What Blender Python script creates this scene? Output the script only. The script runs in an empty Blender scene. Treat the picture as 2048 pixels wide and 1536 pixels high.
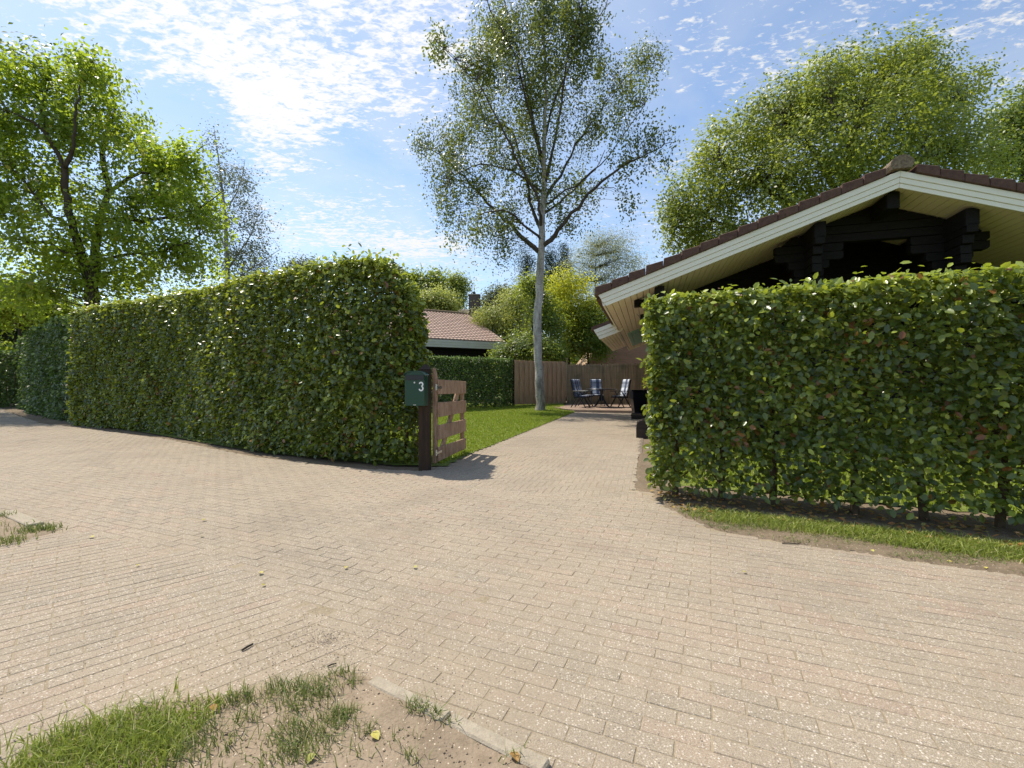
import bpy, math, random
import numpy as np
from mathutils import Vector, Matrix

R = math.radians
rng = np.random.default_rng(11)
random.seed(5)
SC = bpy.context.scene
COL = SC.collection

# ------------------------------------------------------------------ camera
EYE, F, HZ = 1.1, 910.0, 770.0
cam_d = bpy.data.cameras.new('camera')
cam = bpy.data.objects.new('camera', cam_d); COL.objects.link(cam)
cam.location = (0, 0, EYE); cam.rotation_euler = (R(90), 0, 0)
cam_d.sensor_width = 36; cam_d.lens = 16.0; cam_d.shift_y = 2 / 2048
cam_d.clip_start = 0.05; cam_d.clip_end = 2000
SC.camera = cam

# ------------------------------------------------------------------ light
SUN_EL, SUN_AZ = 60.5, -55.0            # azimuth from +Y, clockwise
SKY_STRENGTH, SUN_STRENGTH, EXPOSURE = 0.15, 4.6, 0.42
sd = Vector((math.sin(R(SUN_AZ)) * math.cos(R(SUN_EL)), math.cos(R(SUN_AZ)) * math.cos(R(SUN_EL)), math.sin(R(SUN_EL))))
sun_d = bpy.data.lights.new('sun', 'SUN'); sun_d.energy = SUN_STRENGTH; sun_d.angle = R(0.53); sun_d.color = (1.0, 0.92, 0.79)
sun = bpy.data.objects.new('sun', sun_d); COL.objects.link(sun)
sun.rotation_euler = sd.to_track_quat('Z', 'Y').to_euler(); sun.location = (-20, 10, 30)

world = bpy.data.worlds.new('World'); SC.world = world; world.use_nodes = True


class NT:
    """small helper for writing node trees"""
    def __init__(s, tree): s.t = tree; s.n = tree.nodes; s.l = tree.links
    def node(s, typ, **kw):
        n = s.n.new(typ)
        for k, v in kw.items(): setattr(n, k, v)
        return n
    def put(s, sock, v):
        if hasattr(v, 'is_linked') or hasattr(v, 'links'): s.l.new(v, sock)
        else: sock.default_value = v
    def math(s, op, a, b=0.0, c=None, clamp=False):
        n = s.node('ShaderNodeMath', operation=op, use_clamp=clamp)
        s.put(n.inputs[0], a); s.put(n.inputs[1], b)
        if c is not None: s.put(n.inputs[2], c)
        return n.outputs[0]
    def mapr(s, v, a, b, c=0.0, d=1.0, smooth=False):
        n = s.node('ShaderNodeMapRange'); n.clamp = True
        if smooth: n.interpolation_type = 'SMOOTHSTEP'
        s.put(n.inputs[0], v)
        for i, x in enumerate((a, b, c, d)): s.put(n.inputs[i + 1], x)
        return n.outputs[0]
    def mix(s, f, a, b, blend='MIX'):
        n = s.node('ShaderNodeMix', data_type='RGBA', blend_type=blend)
        s.put(n.inputs[0], f)
        for i, x in ((6, a), (7, b)):
            if isinstance(x, tuple) and len(x) == 3: x = (*x, 1.0)
            s.put(n.inputs[i], x)
        return n.outputs[2]
    def noise(s, vec, scale, detail=3.0, rough=0.55, dist=0.0):
        n = s.node('ShaderNodeTexNoise'); s.l.new(vec, n.inputs['Vector'])
        n.inputs['Scale'].default_value = scale; n.inputs['Detail'].default_value = detail
        n.inputs['Roughness'].default_value = rough; n.inputs['Distortion'].default_value = dist
        return n.outputs['Fac']
    def voronoi(s, vec, scale, feature='F1', out='Distance', rnd=1.0):
        n = s.node('ShaderNodeTexVoronoi', feature=feature); s.l.new(vec, n.inputs['Vector'])
        n.inputs['Scale'].default_value = scale
        n.inputs['Randomness'].default_value = rnd
        return n.outputs[out]
    def ramp(s, v, stops):
        n = s.node('ShaderNodeValToRGB'); s.put(n.inputs[0], v)
        cr = n.color_ramp
        while len(cr.elements) < len(stops): cr.elements.new(0.5)
        for e, (p, c) in zip(cr.elements, stops): e.position = p; e.color = (*c, 1.0)
        return n.outputs[0]
    def scalevec(s, vec, sc):
        n = s.node('ShaderNodeVectorMath', operation='MULTIPLY'); s.l.new(vec, n.inputs[0]); n.inputs[1].default_value = sc
        return n.outputs[0]


def build_world():
    w = NT(world.node_tree)
    for n in list(w.n): w.n.remove(n)
    out = w.node('ShaderNodeOutputWorld'); bg = w.node('ShaderNodeBackground')
    sky = w.node('ShaderNodeTexSky', sky_type='NISHITA')
    sky.sun_disc = False; sky.sun_elevation = R(SUN_EL); sky.sun_rotation = R(SUN_AZ)
    sky.altitude = 20; sky.air_density = 1.0; sky.dust_density = 0.6; sky.ozone_density = 1.6
    tc = w.node('ShaderNodeTexCoord').outputs['Generated']
    sep = w.node('ShaderNodeSeparateXYZ'); w.l.new(tc, sep.inputs[0])
    x, y, z = sep.outputs
    zz = w.math('MAXIMUM', z, 0.03)
    u = w.math('DIVIDE', x, zz); v = w.math('DIVIDE', y, zz)       # a flat cloud deck seen from below
    cmb = w.node('ShaderNodeCombineXYZ'); w.l.new(u, cmb.inputs[0]); w.l.new(v, cmb.inputs[1])
    uv = cmb.outputs[0]
    # the banks of cloud: (u, v, radius, weight)
    banks = [(-0.62, 1.25, 0.80, 0.52), (-1.15, 1.28, 0.5, 0.34), (-1.0, 1.80, 0.50, 0.42), (-0.82, 1.55, 0.4, 0.25),
             (0.45, 1.28, 0.45, 0.20), (-0.3, 1.45, 0.45, 0.18), (-1.10, 2.1, 0.22, 0.16),
             (-1.3, 3.0, 0.95, 0.42), (-0.6, 3.3, 0.9, 0.46), (-0.85, 2.5, 0.38, 0.32), (1.2, 1.45, 0.8, 0.22), (0.95, 3.0, 1.0, 0.18),
             (-1.12, 1.62, 0.22, -0.5), (-1.35, 1.85, 0.35, -0.5), (-0.72, 2.0, 0.2, -0.35), (-0.95,2.28,0.2,-0.35), (0.25, 1.9, 0.6, -0.3), (0.7, 1.75, 0.3, -0.1)]
    tot = 0.0
    for bu, bv, br, bw in banks:
        du = w.math('SUBTRACT', u, bu); dv = w.math('SUBTRACT', v, bv)
        d = w.math('SQRT', w.math('ADD', w.math('MULTIPLY', du, du), w.math('MULTIPLY', dv, dv)))
        tot = w.math('ADD', tot, w.mapr(d, br, 0.0, 0.0, bw, smooth=True))
    big = w.noise(uv, 1.6, 4.0, 0.5, 0.4)
    mid = w.noise(uv, 7.0, 4.0, 0.6, 0.6)
    st = w.node('ShaderNodeMapping'); w.l.new(uv, st.inputs[0])
    st.inputs['Rotation'].default_value = (0, 0, R(35)); st.inputs['Scale'].default_value = (1.0, 1.7, 1)
    fine = w.noise(st.outputs[0], 17.0, 5.0, 0.62, 0.5)
    vf = w.noise(st.outputs[0], 46.0, 3.0, 0.6, 0.3)
    dens = w.math('ADD', tot, w.math('MULTIPLY', w.math('SUBTRACT', big, 0.5), 1.1))
    dens = w.math('ADD', dens, w.math('MULTIPLY', w.math('SUBTRACT', mid, 0.5), 1.0))
    dens = w.math('ADD', dens, w.math('MULTIPLY', w.math('SUBTRACT', fine, 0.5), 1.9))
    dens = w.math('ADD', dens, w.math('MULTIPLY', w.math('SUBTRACT', vf, 0.5), 0.9))
    cover = w.mapr(dens, 0.08, 0.72, 0.0, 1.0, smooth=True)
    cover = w.math('MULTIPLY', cover, w.mapr(z, 0.02, 0.22, 0.35, 1.0))
    thin = w.math('MULTIPLY', w.mapr(w.noise(uv, 1.1, 5.0, 0.6, 0.7), 0.34, 0.74, 0.05, 0.42), 1.0)
    cover = w.math('MAXIMUM', cover, thin)
    # clouds towards the sun are brighter
    dp = w.node('ShaderNodeVectorMath', operation='DOT_PRODUCT'); w.l.new(tc, dp.inputs[0]); dp.inputs[1].default_value = sd
    glow = w.mapr(dp.outputs['Value'], 0.2, 0.95, 4.4, 5.3)
    cl = w.node('ShaderNodeCombineColor'); w.l.new(glow, cl.inputs[0]); w.l.new(w.math('MULTIPLY', glow, 1.0), cl.inputs[1]); w.l.new(w.math('MULTIPLY', glow, 0.985), cl.inputs[2])
    skyc = w.mix(1.0, sky.outputs[0], (0.96, 1.02, 1.04), 'MULTIPLY')
    col = w.mix(cover, skyc, cl.outputs[0])
    w.l.new(col, bg.inputs['Color']); bg.inputs['Strength'].default_value = SKY_STRENGTH
    w.l.new(bg.outputs[0], out.inputs[0])


build_world()
SC.view_settings.view_transform = 'Standard'; SC.view_settings.look = 'None'
SC.view_settings.exposure = EXPOSURE; SC.view_settings.gamma = 1.0; SC.view_settings.use_curve_mapping = False
SC.render.engine = 'CYCLES'
SC.cycles.max_bounces = 6; SC.cycles.diffuse_bounces = 3; SC.cycles.transmission_bounces = 4
SC.cycles.glossy_bounces = 2; SC.cycles.transparent_max_bounces = 6; SC.cycles.caustics_reflective = False

# ------------------------------------------------------------------ helpers
def gz(y):
    """the plot rises gently behind the hedges"""
    y = np.asarray(y, float)
    return np.interp(y, [-50, 8, 16.5, 19.5, 80], [0, 0, 0.1, 0.24, 0.3])

def G(px, py, z=0.0):
    Z = (EYE - z) * F / (py - HZ)
    return ((px - 1024) / F * Z, Z)

def PT(px, py, Z):
    return Vector(((px - 1024) / F * Z, Z, EYE + (HZ - py) * Z / F))

def tag(o, label=None, cat=None, group=None, kind=None):
    if label: o['label'] = label
    if cat: o['category'] = cat
    if group: o['group'] = group
    if kind: o['kind'] = kind
    return o

def empty(name, loc=(0, 0, 0), rz=0.0, parent=None):
    o = bpy.data.objects.new(name, None); COL.objects.link(o); o.location = loc; o.rotation_euler = (0, 0, rz)
    o.empty_display_size = 0.1
    if parent: o.parent = parent
    return o

def np_mesh(name, V, faces_k, mat=None, tint=None, smooth=False):
    """V (n,3); faces_k = list of int arrays (m,k)"""
    me = bpy.data.meshes.new(name)
    V = np.ascontiguousarray(V, np.float32)
    me.vertices.add(len(V)); me.vertices.foreach_set('co', V.ravel())
    loops = np.concatenate([f.ravel() for f in faces_k]).astype(np.int32)
    tot = np.concatenate([np.full(len(f), f.shape[1], np.int32) for f in faces_k])
    start = np.concatenate([[0], np.cumsum(tot)[:-1]]).astype(np.int32)
    me.loops.add(len(loops)); me.loops.foreach_set('vertex_index', loops)
    me.polygons.add(len(tot)); me.polygons.foreach_set('loop_start', start)
    try: me.polygons.foreach_set('loop_total', tot)
    except Exception: pass
    me.polygons.foreach_set('use_smooth', np.full(len(tot), bool(smooth)))
    if tint is not None:
        a = me.attributes.new('tint', 'FLOAT', 'POINT'); a.data.foreach_set('value', np.ascontiguousarray(tint, np.float32))
    me.update(calc_edges=True)
    if mat: me.materials.append(mat)
    return me

def obj(name, me, parent=None, **tags):
    o = bpy.data.objects.new(name, me); COL.objects.link(o)
    if parent: o.parent = parent
    tag(o, **tags)
    return o

class MB:
    """collects simple solids, then links them as one mesh object"""
    def __init__(s): s.v = []; s.f = []; s.t = []
    def add(s, V, Fs):
        b = len(s.v); s.v += [tuple(p) for p in V]; s.f += [tuple(i + b for i in f) for f in Fs]; return s
    def box(s, x0, x1, y0, y1, z0, z1, M=None):
        V = [(x, y, z) for x in (x0, x1) for y in (y0, y1) for z in (z0, z1)]
        if M: V = [M @ Vector(p) for p in V]
        return s.add(V, [(0, 1, 3, 2), (4, 6, 7, 5), (0, 4, 5, 1), (2, 3, 7, 6), (0, 2, 6, 4), (1, 5, 7, 3)])
    def prism(s, poly, fn, a, b):
        """poly: list of 2D points; fn(p,q,t)->xyz; extruded from t=a to t=b"""
        n = len(poly)
        V = [fn(p, q, a) for p, q in poly] + [fn(p, q, b) for p, q in poly]
        Fs = [tuple(range(n))[::-1], tuple(range(n, 2 * n))] + [(i, (i + 1) % n, n + (i + 1) % n, n + i) for i in range(n)]
        return s.add(V, Fs)
    def tube(s, pts, rad, k=6, cap=True):
        pts = [Vector(p) for p in pts]; n = len(pts)
        rad = rad if hasattr(rad, '__len__') else [rad] * n
        b = len(s.v); ref = Vector((0.31, 0.2, 0.93))
        for i, p in enumerate(pts):
            d = (pts[min(i + 1, n - 1)] - pts[max(i - 1, 0)]).normalized()
            r_ = ref if abs(d.dot(ref)) < 0.95 else Vector((1, 0, 0))
            a = d.cross(r_).normalized(); c = d.cross(a)
            for j in range(k):
                t = 2 * math.pi * j / k
                s.v.append(tuple(p + (a * math.cos(t) + c * math.sin(t)) * rad[i]))
        for i in range(n - 1):
            for j in range(k):
                s.f.append((b + i * k + j, b + i * k + (j + 1) % k, b + (i + 1) * k + (j + 1) % k, b + (i + 1) * k + j))
        if cap:
            s.f.append(tuple(b + j for j in range(k))[::-1]); s.f.append(tuple(b + (n - 1) * k + j for j in range(k)))
        return s
    def build(s, name, mat, parent=None, bevel=0.0, smooth=False, **tags):
        me = bpy.data.meshes.new(name); me.from_pydata(s.v, [], s.f); me.materials.append(mat)
        if smooth: me.polygons.foreach_set('use_smooth', [True] * len(me.polygons))
        import bmesh
        bm = bmesh.new(); bm.from_mesh(me)
        bmesh.ops.recalc_face_normals(bm, faces=bm.faces)
        if bevel: bmesh.ops.bevel(bm, geom=list(bm.edges), offset=bevel, segments=1, affect='EDGES')
        bm.to_mesh(me); bm.free()
        return obj(name, me, parent, **tags)

# ------------------------------------------------------------------ materials
MATS = {}
def material(name):
    m = bpy.data.materials.new(name); m.use_nodes = True
    t = NT(m.node_tree); bsdf = t.n['Principled BSDF']
    MATS[name] = m
    return m, t, bsdf

def pos(t): return t.node('ShaderNodeNewGeometry').outputs['Position']
def objc(t): return t.node('ShaderNodeTexCoord').outputs['Object']

def simple(name, c1, c2, scale=8, rough=0.6, stretch=(1, 1, 1), bump=0.1, coord='pos', spec=0.3, metallic=0.0, detail=4):
    m, t, b = material(name)
    p = pos(t) if coord == 'pos' else objc(t)
    p = t.scalevec(p, stretch)
    n = t.noise(p, scale, detail, 0.6)
    n2 = t.noise(p, scale * 5.3, 3, 0.6)
    f = t.mapr(t.math('ADD', t.math('MULTIPLY', n, 0.65), t.math('MULTIPLY', n2, 0.35)), 0.33, 0.67)
    t.l.new(t.mix(f, c1, c2), b.inputs['Base Color'])
    b.inputs['Roughness'].default_value = rough; b.inputs['Specular IOR Level'].default_value = spec; b.inputs['Metallic'].default_value = metallic
    if bump:
        bp = t.node('ShaderNodeBump'); bp.inputs['Strength'].default_value = bump; bp.inputs['Distance'].default_value = 0.02
        t.l.new(t.math('ADD', n, t.math('MULTIPLY', n2, 0.5)), bp.inputs['Height']); t.l.new(bp.outputs[0], b.inputs['Normal'])
    return m

def leafmat(name, stops, trans=(0.30, 0.42, 0.04), tf=0.4, rough=0.42, spec=0.4, vein=False):
    m, t, b = material(name)
    a = t.node('ShaderNodeAttribute', attribute_name='tint').outputs['Fac']
    col = t.ramp(a, stops)
    t.l.new(col, b.inputs['Base Color']); b.inputs['Roughness'].default_value = rough; b.inputs['Specular IOR Level'].default_value = spec
    tr = t.node('ShaderNodeBsdfTranslucent')
    t.l.new(t.mix(0.72, col, trans), tr.inputs[0])
    mx = t.node('ShaderNodeMixShader'); mx.inputs[0].default_value = tf
    t.l.new(b.outputs[0], mx.inputs[1]); t.l.new(tr.outputs[0], mx.inputs[2])
    t.l.new(mx.outputs[0], t.n['Material Output'].inputs[0])
    return m

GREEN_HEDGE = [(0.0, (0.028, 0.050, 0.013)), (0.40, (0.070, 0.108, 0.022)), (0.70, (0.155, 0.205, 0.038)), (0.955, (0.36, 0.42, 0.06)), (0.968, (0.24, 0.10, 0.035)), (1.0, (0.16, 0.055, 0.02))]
M_hedge = leafmat('beech leaf', GREEN_HEDGE, (0.48, 0.56, 0.04), 0.34, 0.32, 0.6)
M_hedge_dark = leafmat('dense small leaf', [(0, (0.03, 0.052, 0.015)), (0.6, (0.068, 0.105, 0.024)), (0.85, (0.13, 0.20, 0.05)), (1, (0.26, 0.34, 0.07))], (0.2, 0.34, 0.05), 0.25, 0.45, 0.4)  # lightest stop brightened so hedge tops look sunlit
M_birch = leafmat('birch leaf', [(0, (0.04, 0.065, 0.02)), (0.6, (0.085, 0.12, 0.03)), (0.93, (0.15, 0.18, 0.04)), (1, (0.28, 0.22, 0.05))], (0.36, 0.42, 0.07), 0.38, 0.4, 0.4)
M_walnut = leafmat('walnut leaf', [(0, (0.065, 0.10, 0.02)), (0.6, (0.14, 0.19, 0.032)), (0.95, (0.24, 0.29, 0.04)), (1, (0.35, 0.25, 0.05))], (0.58, 0.74, 0.05), 0.54, 0.42, 0.35)
M_oak = leafmat('broad tree leaf', [(0, (0.07, 0.10, 0.02)), (0.6, (0.155, 0.20, 0.035)), (1, (0.28, 0.33, 0.06))], (0.56, 0.64, 0.07), 0.42, 0.42, 0.4)
M_pale = leafmat('pale willow leaf', [(0, (0.17, 0.20, 0.10)), (0.6, (0.27, 0.30, 0.16)), (1, (0.38, 0.40, 0.22))], (0.6, 0.64, 0.3), 0.35, 0.5, 0.3)
M_yellow = leafmat('yellow green leaf', [(0, (0.14, 0.18, 0.02)), (0.6, (0.27, 0.31, 0.03)), (1, (0.40, 0.40, 0.05))], (0.9, 0.9, 0.06), 0.5, 0.5, 0.3)
M_bamboo = leafmat('bamboo leaf', [(0, (0.15, 0.19, 0.04)), (0.6, (0.26, 0.30, 0.08)), (1, (0.42, 0.44, 0.15))], (0.7, 0.75, 0.16), 0.42, 0.45, 0.35)
M_conifer = leafmat('conifer needle', [(0, (0.012, 0.03, 0.012)), (0.6, (0.025, 0.05, 0.018)), (1, (0.05, 0.085, 0.03))], (0.08, 0.14, 0.03), 0.15, 0.6, 0.2)
M_shrub = leafmat('green shrub leaf', [(0, (0.05, 0.082, 0.02)), (0.6, (0.11, 0.16, 0.032)), (1, (0.21, 0.27, 0.055))], (0.54, 0.64, 0.07), 0.42, 0.4, 0.4)
M_grey = leafmat('grey birch leaf', [(0, (0.07, 0.085, 0.05)), (1, (0.15, 0.17, 0.09))], (0.3, 0.34, 0.16), 0.35, 0.5, 0.3)
M_grass = leafmat('grass blade', [(0, (0.14, 0.20, 0.018)), (0.6, (0.25, 0.31, 0.026)), (0.92, (0.34, 0.39, 0.05)), (1, (0.42, 0.36, 0.16))], (0.36, 0.48, 0.04), 0.35, 0.5, 0.25)
M_lush = leafmat('verge grass blade', [(0, (0.11, 0.15, 0.025)), (0.5, (0.23, 0.29, 0.045)), (0.8, (0.34, 0.37, 0.09)), (1, (0.48, 0.42, 0.22))], (0.42, 0.50, 0.08), 0.32, 0.45, 0.3)
M_tuft = leafmat('dry verge grass blade', [(0, (0.07, 0.12, 0.03)), (0.55, (0.14, 0.19, 0.05)), (0.8, (0.26, 0.27, 0.11)), (1, (0.45, 0.38, 0.22))], (0.38, 0.42, 0.12), 0.3, 0.5, 0.25)
M_bark = simple('brown bark', (0.035, 0.027, 0.02), (0.10, 0.08, 0.06), 9, 0.85, (1, 1, 0.25), 0.6)
M_twig = simple('hedge twig', (0.05, 0.035, 0.02), (0.13, 0.09, 0.055), 20, 0.8, bump=0)

def birch_bark():
    m, t, b = material('birch bark')
    p = pos(t)
    n = t.noise(t.scalevec(p, (1, 1, 0.35)), 7, 5, 0.65)
    streak = t.noise(t.scalevec(p, (2.5, 2.5, 9)), 3.5, 4, 0.6)
    base = t.mix(t.mapr(n, 0.35, 0.65), (0.25, 0.225, 0.19), (0.54, 0.50, 0.44))
    base = t.mix(t.mapr(streak, 0.58, 0.68), base, (0.09, 0.075, 0.06))
    sep = t.node('ShaderNodeSeparateXYZ'); t.l.new(p, sep.inputs[0])
    low = t.mapr(t.math('ADD', sep.outputs[2], t.math('MULTIPLY', n, 2.4)), 3.1, 0.9, 0.0, 0.75)
    base = t.mix(t.math('MULTIPLY', low, t.mapr(t.noise(t.scalevec(p, (1, 1, 0.2)), 14, 3), 0.38, 0.55)), base, (0.05, 0.042, 0.034))
    t.l.new(base, b.inputs['Base Color']); b.inputs['Roughness'].default_value = 0.8
    bp = t.node('ShaderNodeBump'); bp.inputs['Strength'].default_value = 0.7; bp.inputs['Distance'].default_value = 0.03
    t.l.new(t.math('ADD', n, streak), bp.inputs['Height']); t.l.new(bp.outputs[0], b.inputs['Normal'])
    return m
M_birchbark = birch_bark()

def paver(name, attr_type, red=0.0):
    """exposed aggregate concrete brick, dusted with sand"""
    m, t, b = material(name)
    p = pos(t)
    a = t.node('ShaderNodeAttribute', attribute_name='tint', attribute_type=attr_type).outputs['Fac']
    base = t.ramp(a, [(0, (0.20, 0.172, 0.125)), (0.4, (0.262, 0.217, 0.158)), (0.65, (0.275, 0.215, 0.155)), (0.9, (0.295, 0.212, 0.152)), (1, (0.25, 0.175, 0.128))])
    if red: base = t.mix(red, base, (0.26, 0.12, 0.085))
    big = t.noise(p, 0.55, 4, 0.6)
    dust = t.mapr(t.math('ADD', big, t.math('MULTIPLY', t.noise(p, 3.1, 4, 0.6), 0.5)), 0.62, 0.92, 0.10, 0.62)
    base = t.mix(dust, base, (0.31, 0.25, 0.175))
    # stones in the concrete
    vd = t.voronoi(p, 105); vc = t.voronoi(p, 105, out='Color')
    sc = t.node('ShaderNodeSeparateColor'); t.l.new(vc, sc.inputs[0])
    keep = t.math('MULTIPLY', t.mapr(vd, 0.42, 0.30), t.mapr(sc.outputs[0], 0.50, 0.54))
    stone = t.ramp(sc.outputs[1], [(0, (0.12, 0.105, 0.09)), (0.28, (0.22, 0.19, 0.16)), (0.34, (0.60, 0.53, 0.43)), (0.8, (0.78, 0.72, 0.62)), (1, (0.50, 0.33, 0.25))])
    base = t.mix(t.math('MULTIPLY', keep, t.mapr(dust, 0.2, 0.7, 0.85, 0.5)), base, stone)
    vc2 = t.voronoi(p, 420, out='Color'); s2 = t.node('ShaderNodeSeparateColor'); t.l.new(vc2, s2.inputs[0])
    base = t.mix(t.mapr(s2.outputs[0], 0.0, 1.0, 0.0, 0.65), base, t.mix(s2.outputs[1], (0.14, 0.115, 0.09), (0.60, 0.52, 0.42)))
    sp_ = t.node('ShaderNodeSeparateXYZ'); t.l.new(p, sp_.inputs[0])
    def blob(x0, y0, rx, ry, w0):
        dx = t.math('DIVIDE', t.math('SUBTRACT', sp_.outputs[0], x0), rx); dy = t.math('DIVIDE', t.math('SUBTRACT', sp_.outputs[1], y0), ry)
        return t.mapr(t.math('SQRT', t.math('ADD', t.math('MULTIPLY', dx, dx), t.math('MULTIPLY', dy, dy))), 1.0, 0.2, 0.0, w0, smooth=True)
    sd_ = t.math('ADD', blob(-0.85, 1.85, 1.25, 0.75, 1.0), t.math('ADD', blob(-0.1, 1.6, 0.6, 0.4, 0.8), blob(-2.3, 3.0, 1.6, 1.0, 0.55)))
    sd_ = t.math('ADD', sd_, t.math('MULTIPLY', t.math('SUBTRACT', t.noise(p, 2.6, 6, 0.68, 0.4), 0.5), 1.5))
    sd_ = t.mapr(sd_, 0.35, 1.15, 0.0, 0.85)
    sandc = t.mix(t.mapr(t.noise(p, 120, 3, 0.7), 0.35, 0.68), (0.36, 0.295, 0.215), (0.25, 0.20, 0.145))
    sandc = t.mix(t.math('MULTIPLY', keep, 0.5), sandc, stone)
    base = t.mix(sd_, base, sandc)
    stain = t.mapr(t.noise(p, 0.9, 6, 0.72, 0.6), 0.46, 0.72, 0.0, 0.5)
    base = t.mix(stain, base, (0.20, 0.165, 0.125))
    t.l.new(base, b.inputs['Base Color']); b.inputs['Roughness'].default_value = 0.9; b.inputs['Specular IOR Level'].default_value = 0.2
    bp = t.node('ShaderNodeBump'); bp.inputs['Strength'].default_value = 0.5; bp.inputs['Distance'].default_value = 0.004
    t.l.new(t.math('ADD', t.math('MULTIPLY', keep, 0.6), t.noise(p, 260, 2, 0.6)), bp.inputs['Height']); t.l.new(bp.outputs[0], b.inputs['Normal'])
    return m
M_paver = paver('aggregate paving brick', 'GEOMETRY'); M_paver_o = paver('aggregate paving brick single', 'OBJECT')
M_paver_red = paver('red terrace brick', 'GEOMETRY', 0.75)

def soil(name, c1, c2, c3, rough=0.95):
    m, t, b = material(name)
    p = pos(t)
    n1 = t.noise(p, 1.3, 5, 0.65, 0.3); n2 = t.noise(p, 14, 5, 0.7); n3 = t.noise(p, 90, 3, 0.6)
    base = t.mix(t.mapr(n1, 0.38, 0.62), c1, c2)
    base = t.mix(t.mapr(n2, 0.50, 0.72, 0, 0.7), base, c3)
    base = t.mix(t.mapr(n3, 0.45, 0.7, 0, 0.45), base, (0.16, 0.12, 0.08))
    vc = t.voronoi(p, 120, out='Color'); s = t.node('ShaderNodeSeparateColor'); t.l.new(vc, s.inputs[0])
    base = t.mix(t.math('MULTIPLY', t.mapr(s.outputs[0], 0.90, 0.93), t.mapr(t.voronoi(p, 120), 0.35, 0.25)), base, (0.55, 0.47, 0.36))
    t.l.new(base, b.inputs['Base Color']); b.inputs['Roughness'].default_value = rough; b.inputs['Specular IOR Level'].default_value = 0.15
    bp = t.node('ShaderNodeBump'); bp.inputs['Strength'].default_value = 0.7; bp.inputs['Distance'].default_value = 0.012
    t.l.new(t.math('ADD', n2, t.math('MULTIPLY', n3, 0.5)), bp.inputs['Height']); t.l.new(bp.outputs[0], b.inputs['Normal'])
    return m
M_sand = soil('joint sand', (0.33, 0.27, 0.19), (0.27, 0.22, 0.15), (0.22, 0.185, 0.115))
M_soil = soil('bare soil', (0.31, 0.245, 0.175), (0.22, 0.17, 0.12), (0.16, 0.12, 0.08))
M_verge = soil('verge soil', (0.20, 0.155, 0.105), (0.15, 0.115, 0.08), (0.11, 0.08, 0.055))
M_darksoil = soil('leaf strewn soil', (0.12, 0.09, 0.06), (0.17, 0.13, 0.09), (0.07, 0.05, 0.035))
M_turf = soil('turf ground', (0.12, 0.165, 0.026), (0.15, 0.20, 0.032), (0.16, 0.17, 0.05))
M_field = soil('far ground', (0.07, 0.11, 0.025), (0.10, 0.14, 0.03), (0.11, 0.12, 0.05))
M_kerb = simple('weathered concrete', (0.26, 0.22, 0.165), (0.38, 0.33, 0.25), 30, 0.9, bump=0.4)
M_white = simple('cream painted board', (0.80, 0.75, 0.62), (0.84, 0.79, 0.68), 3, 0.45, (1, 1, 1), 0.03)
M_soffit = simple('cream soffit board', (0.80, 0.68, 0.50), (0.86, 0.75, 0.58), 2.5, 0.6, (1, 0.3, 1), 0.05)
M_soffit_greenlit = simple('green-lit soffit board', (0.26, 0.50, 0.42), (0.40, 0.60, 0.50), 3, 0.6, bump=0.05)  # green-tinted light on the soffit, put into the board colour
M_black = simple('black stained timber', (0.006, 0.0055, 0.005), (0.016, 0.0135, 0.011), 9, 0.7, (1, 1, 5), 0.3, spec=0.15)
M_gap = simple('dark board gap', (0.02, 0.017, 0.013), (0.03, 0.025, 0.02), 5, 0.9, bump=0)
M_gapw = simple('dull fence wire', (0.12, 0.11, 0.09), (0.2, 0.18, 0.15), 5, 0.7, bump=0)
M_rooftile = simple('brown concrete tile', (0.065, 0.033, 0.025), (0.14, 0.075, 0.052), 14, 0.75, bump=0.35)
M_ridge = simple('lichened ridge tile', (0.08, 0.055, 0.04), (0.30, 0.23, 0.15), 30, 0.9, bump=0.5)
M_pantile = simple('reddish brown pantile', (0.25, 0.165, 0.13), (0.42, 0.30, 0.245), 5, 0.75, bump=0.1)
M_pantile_d = simple('grey brown pantile', (0.10, 0.08, 0.07), (0.18, 0.145, 0.12), 5, 0.8, bump=0.1)
M_greypaint = simple('pale grey board', (0.52, 0.52, 0.46), (0.60, 0.60, 0.54), 3, 0.5, bump=0.02)
M_gate = simple('weathered gate timber', (0.22, 0.125, 0.075), (0.50, 0.34, 0.235), 14, 0.8, (1, 1, 0.3), 0.45)
M_post = simple('dark stained post', (0.016, 0.010, 0.007), (0.055, 0.030, 0.016), 9, 0.7, (3, 3, 0.3), 0.4)
M_fence = simple('brown fence timber', (0.28, 0.18, 0.105), (0.48, 0.33, 0.205), 6, 0.8, (3, 3, 0.4), 0.3)
M_green = simple('green enamel', (0.003, 0.042, 0.024), (0.004, 0.050, 0.029), 2, 0.3, bump=0.0, spec=0.5)
M_blackmetal = simple('black enamel', (0.008, 0.009, 0.012), (0.014, 0.015, 0.02), 3, 0.35, bump=0.0, spec=0.5)
M_steel = simple('bright steel', (0.5, 0.5, 0.5), (0.6, 0.6, 0.6), 3, 0.35, metallic=1.0, bump=0)
M_numeral = simple('white numeral', (0.8, 0.8, 0.78), (0.82, 0.82, 0.8), 3, 0.5, bump=0)
M_plastic = simple('dark blue black plastic', (0.014, 0.017, 0.024), (0.022, 0.026, 0.035), 3, 0.35, bump=0.0, spec=0.5)

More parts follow.
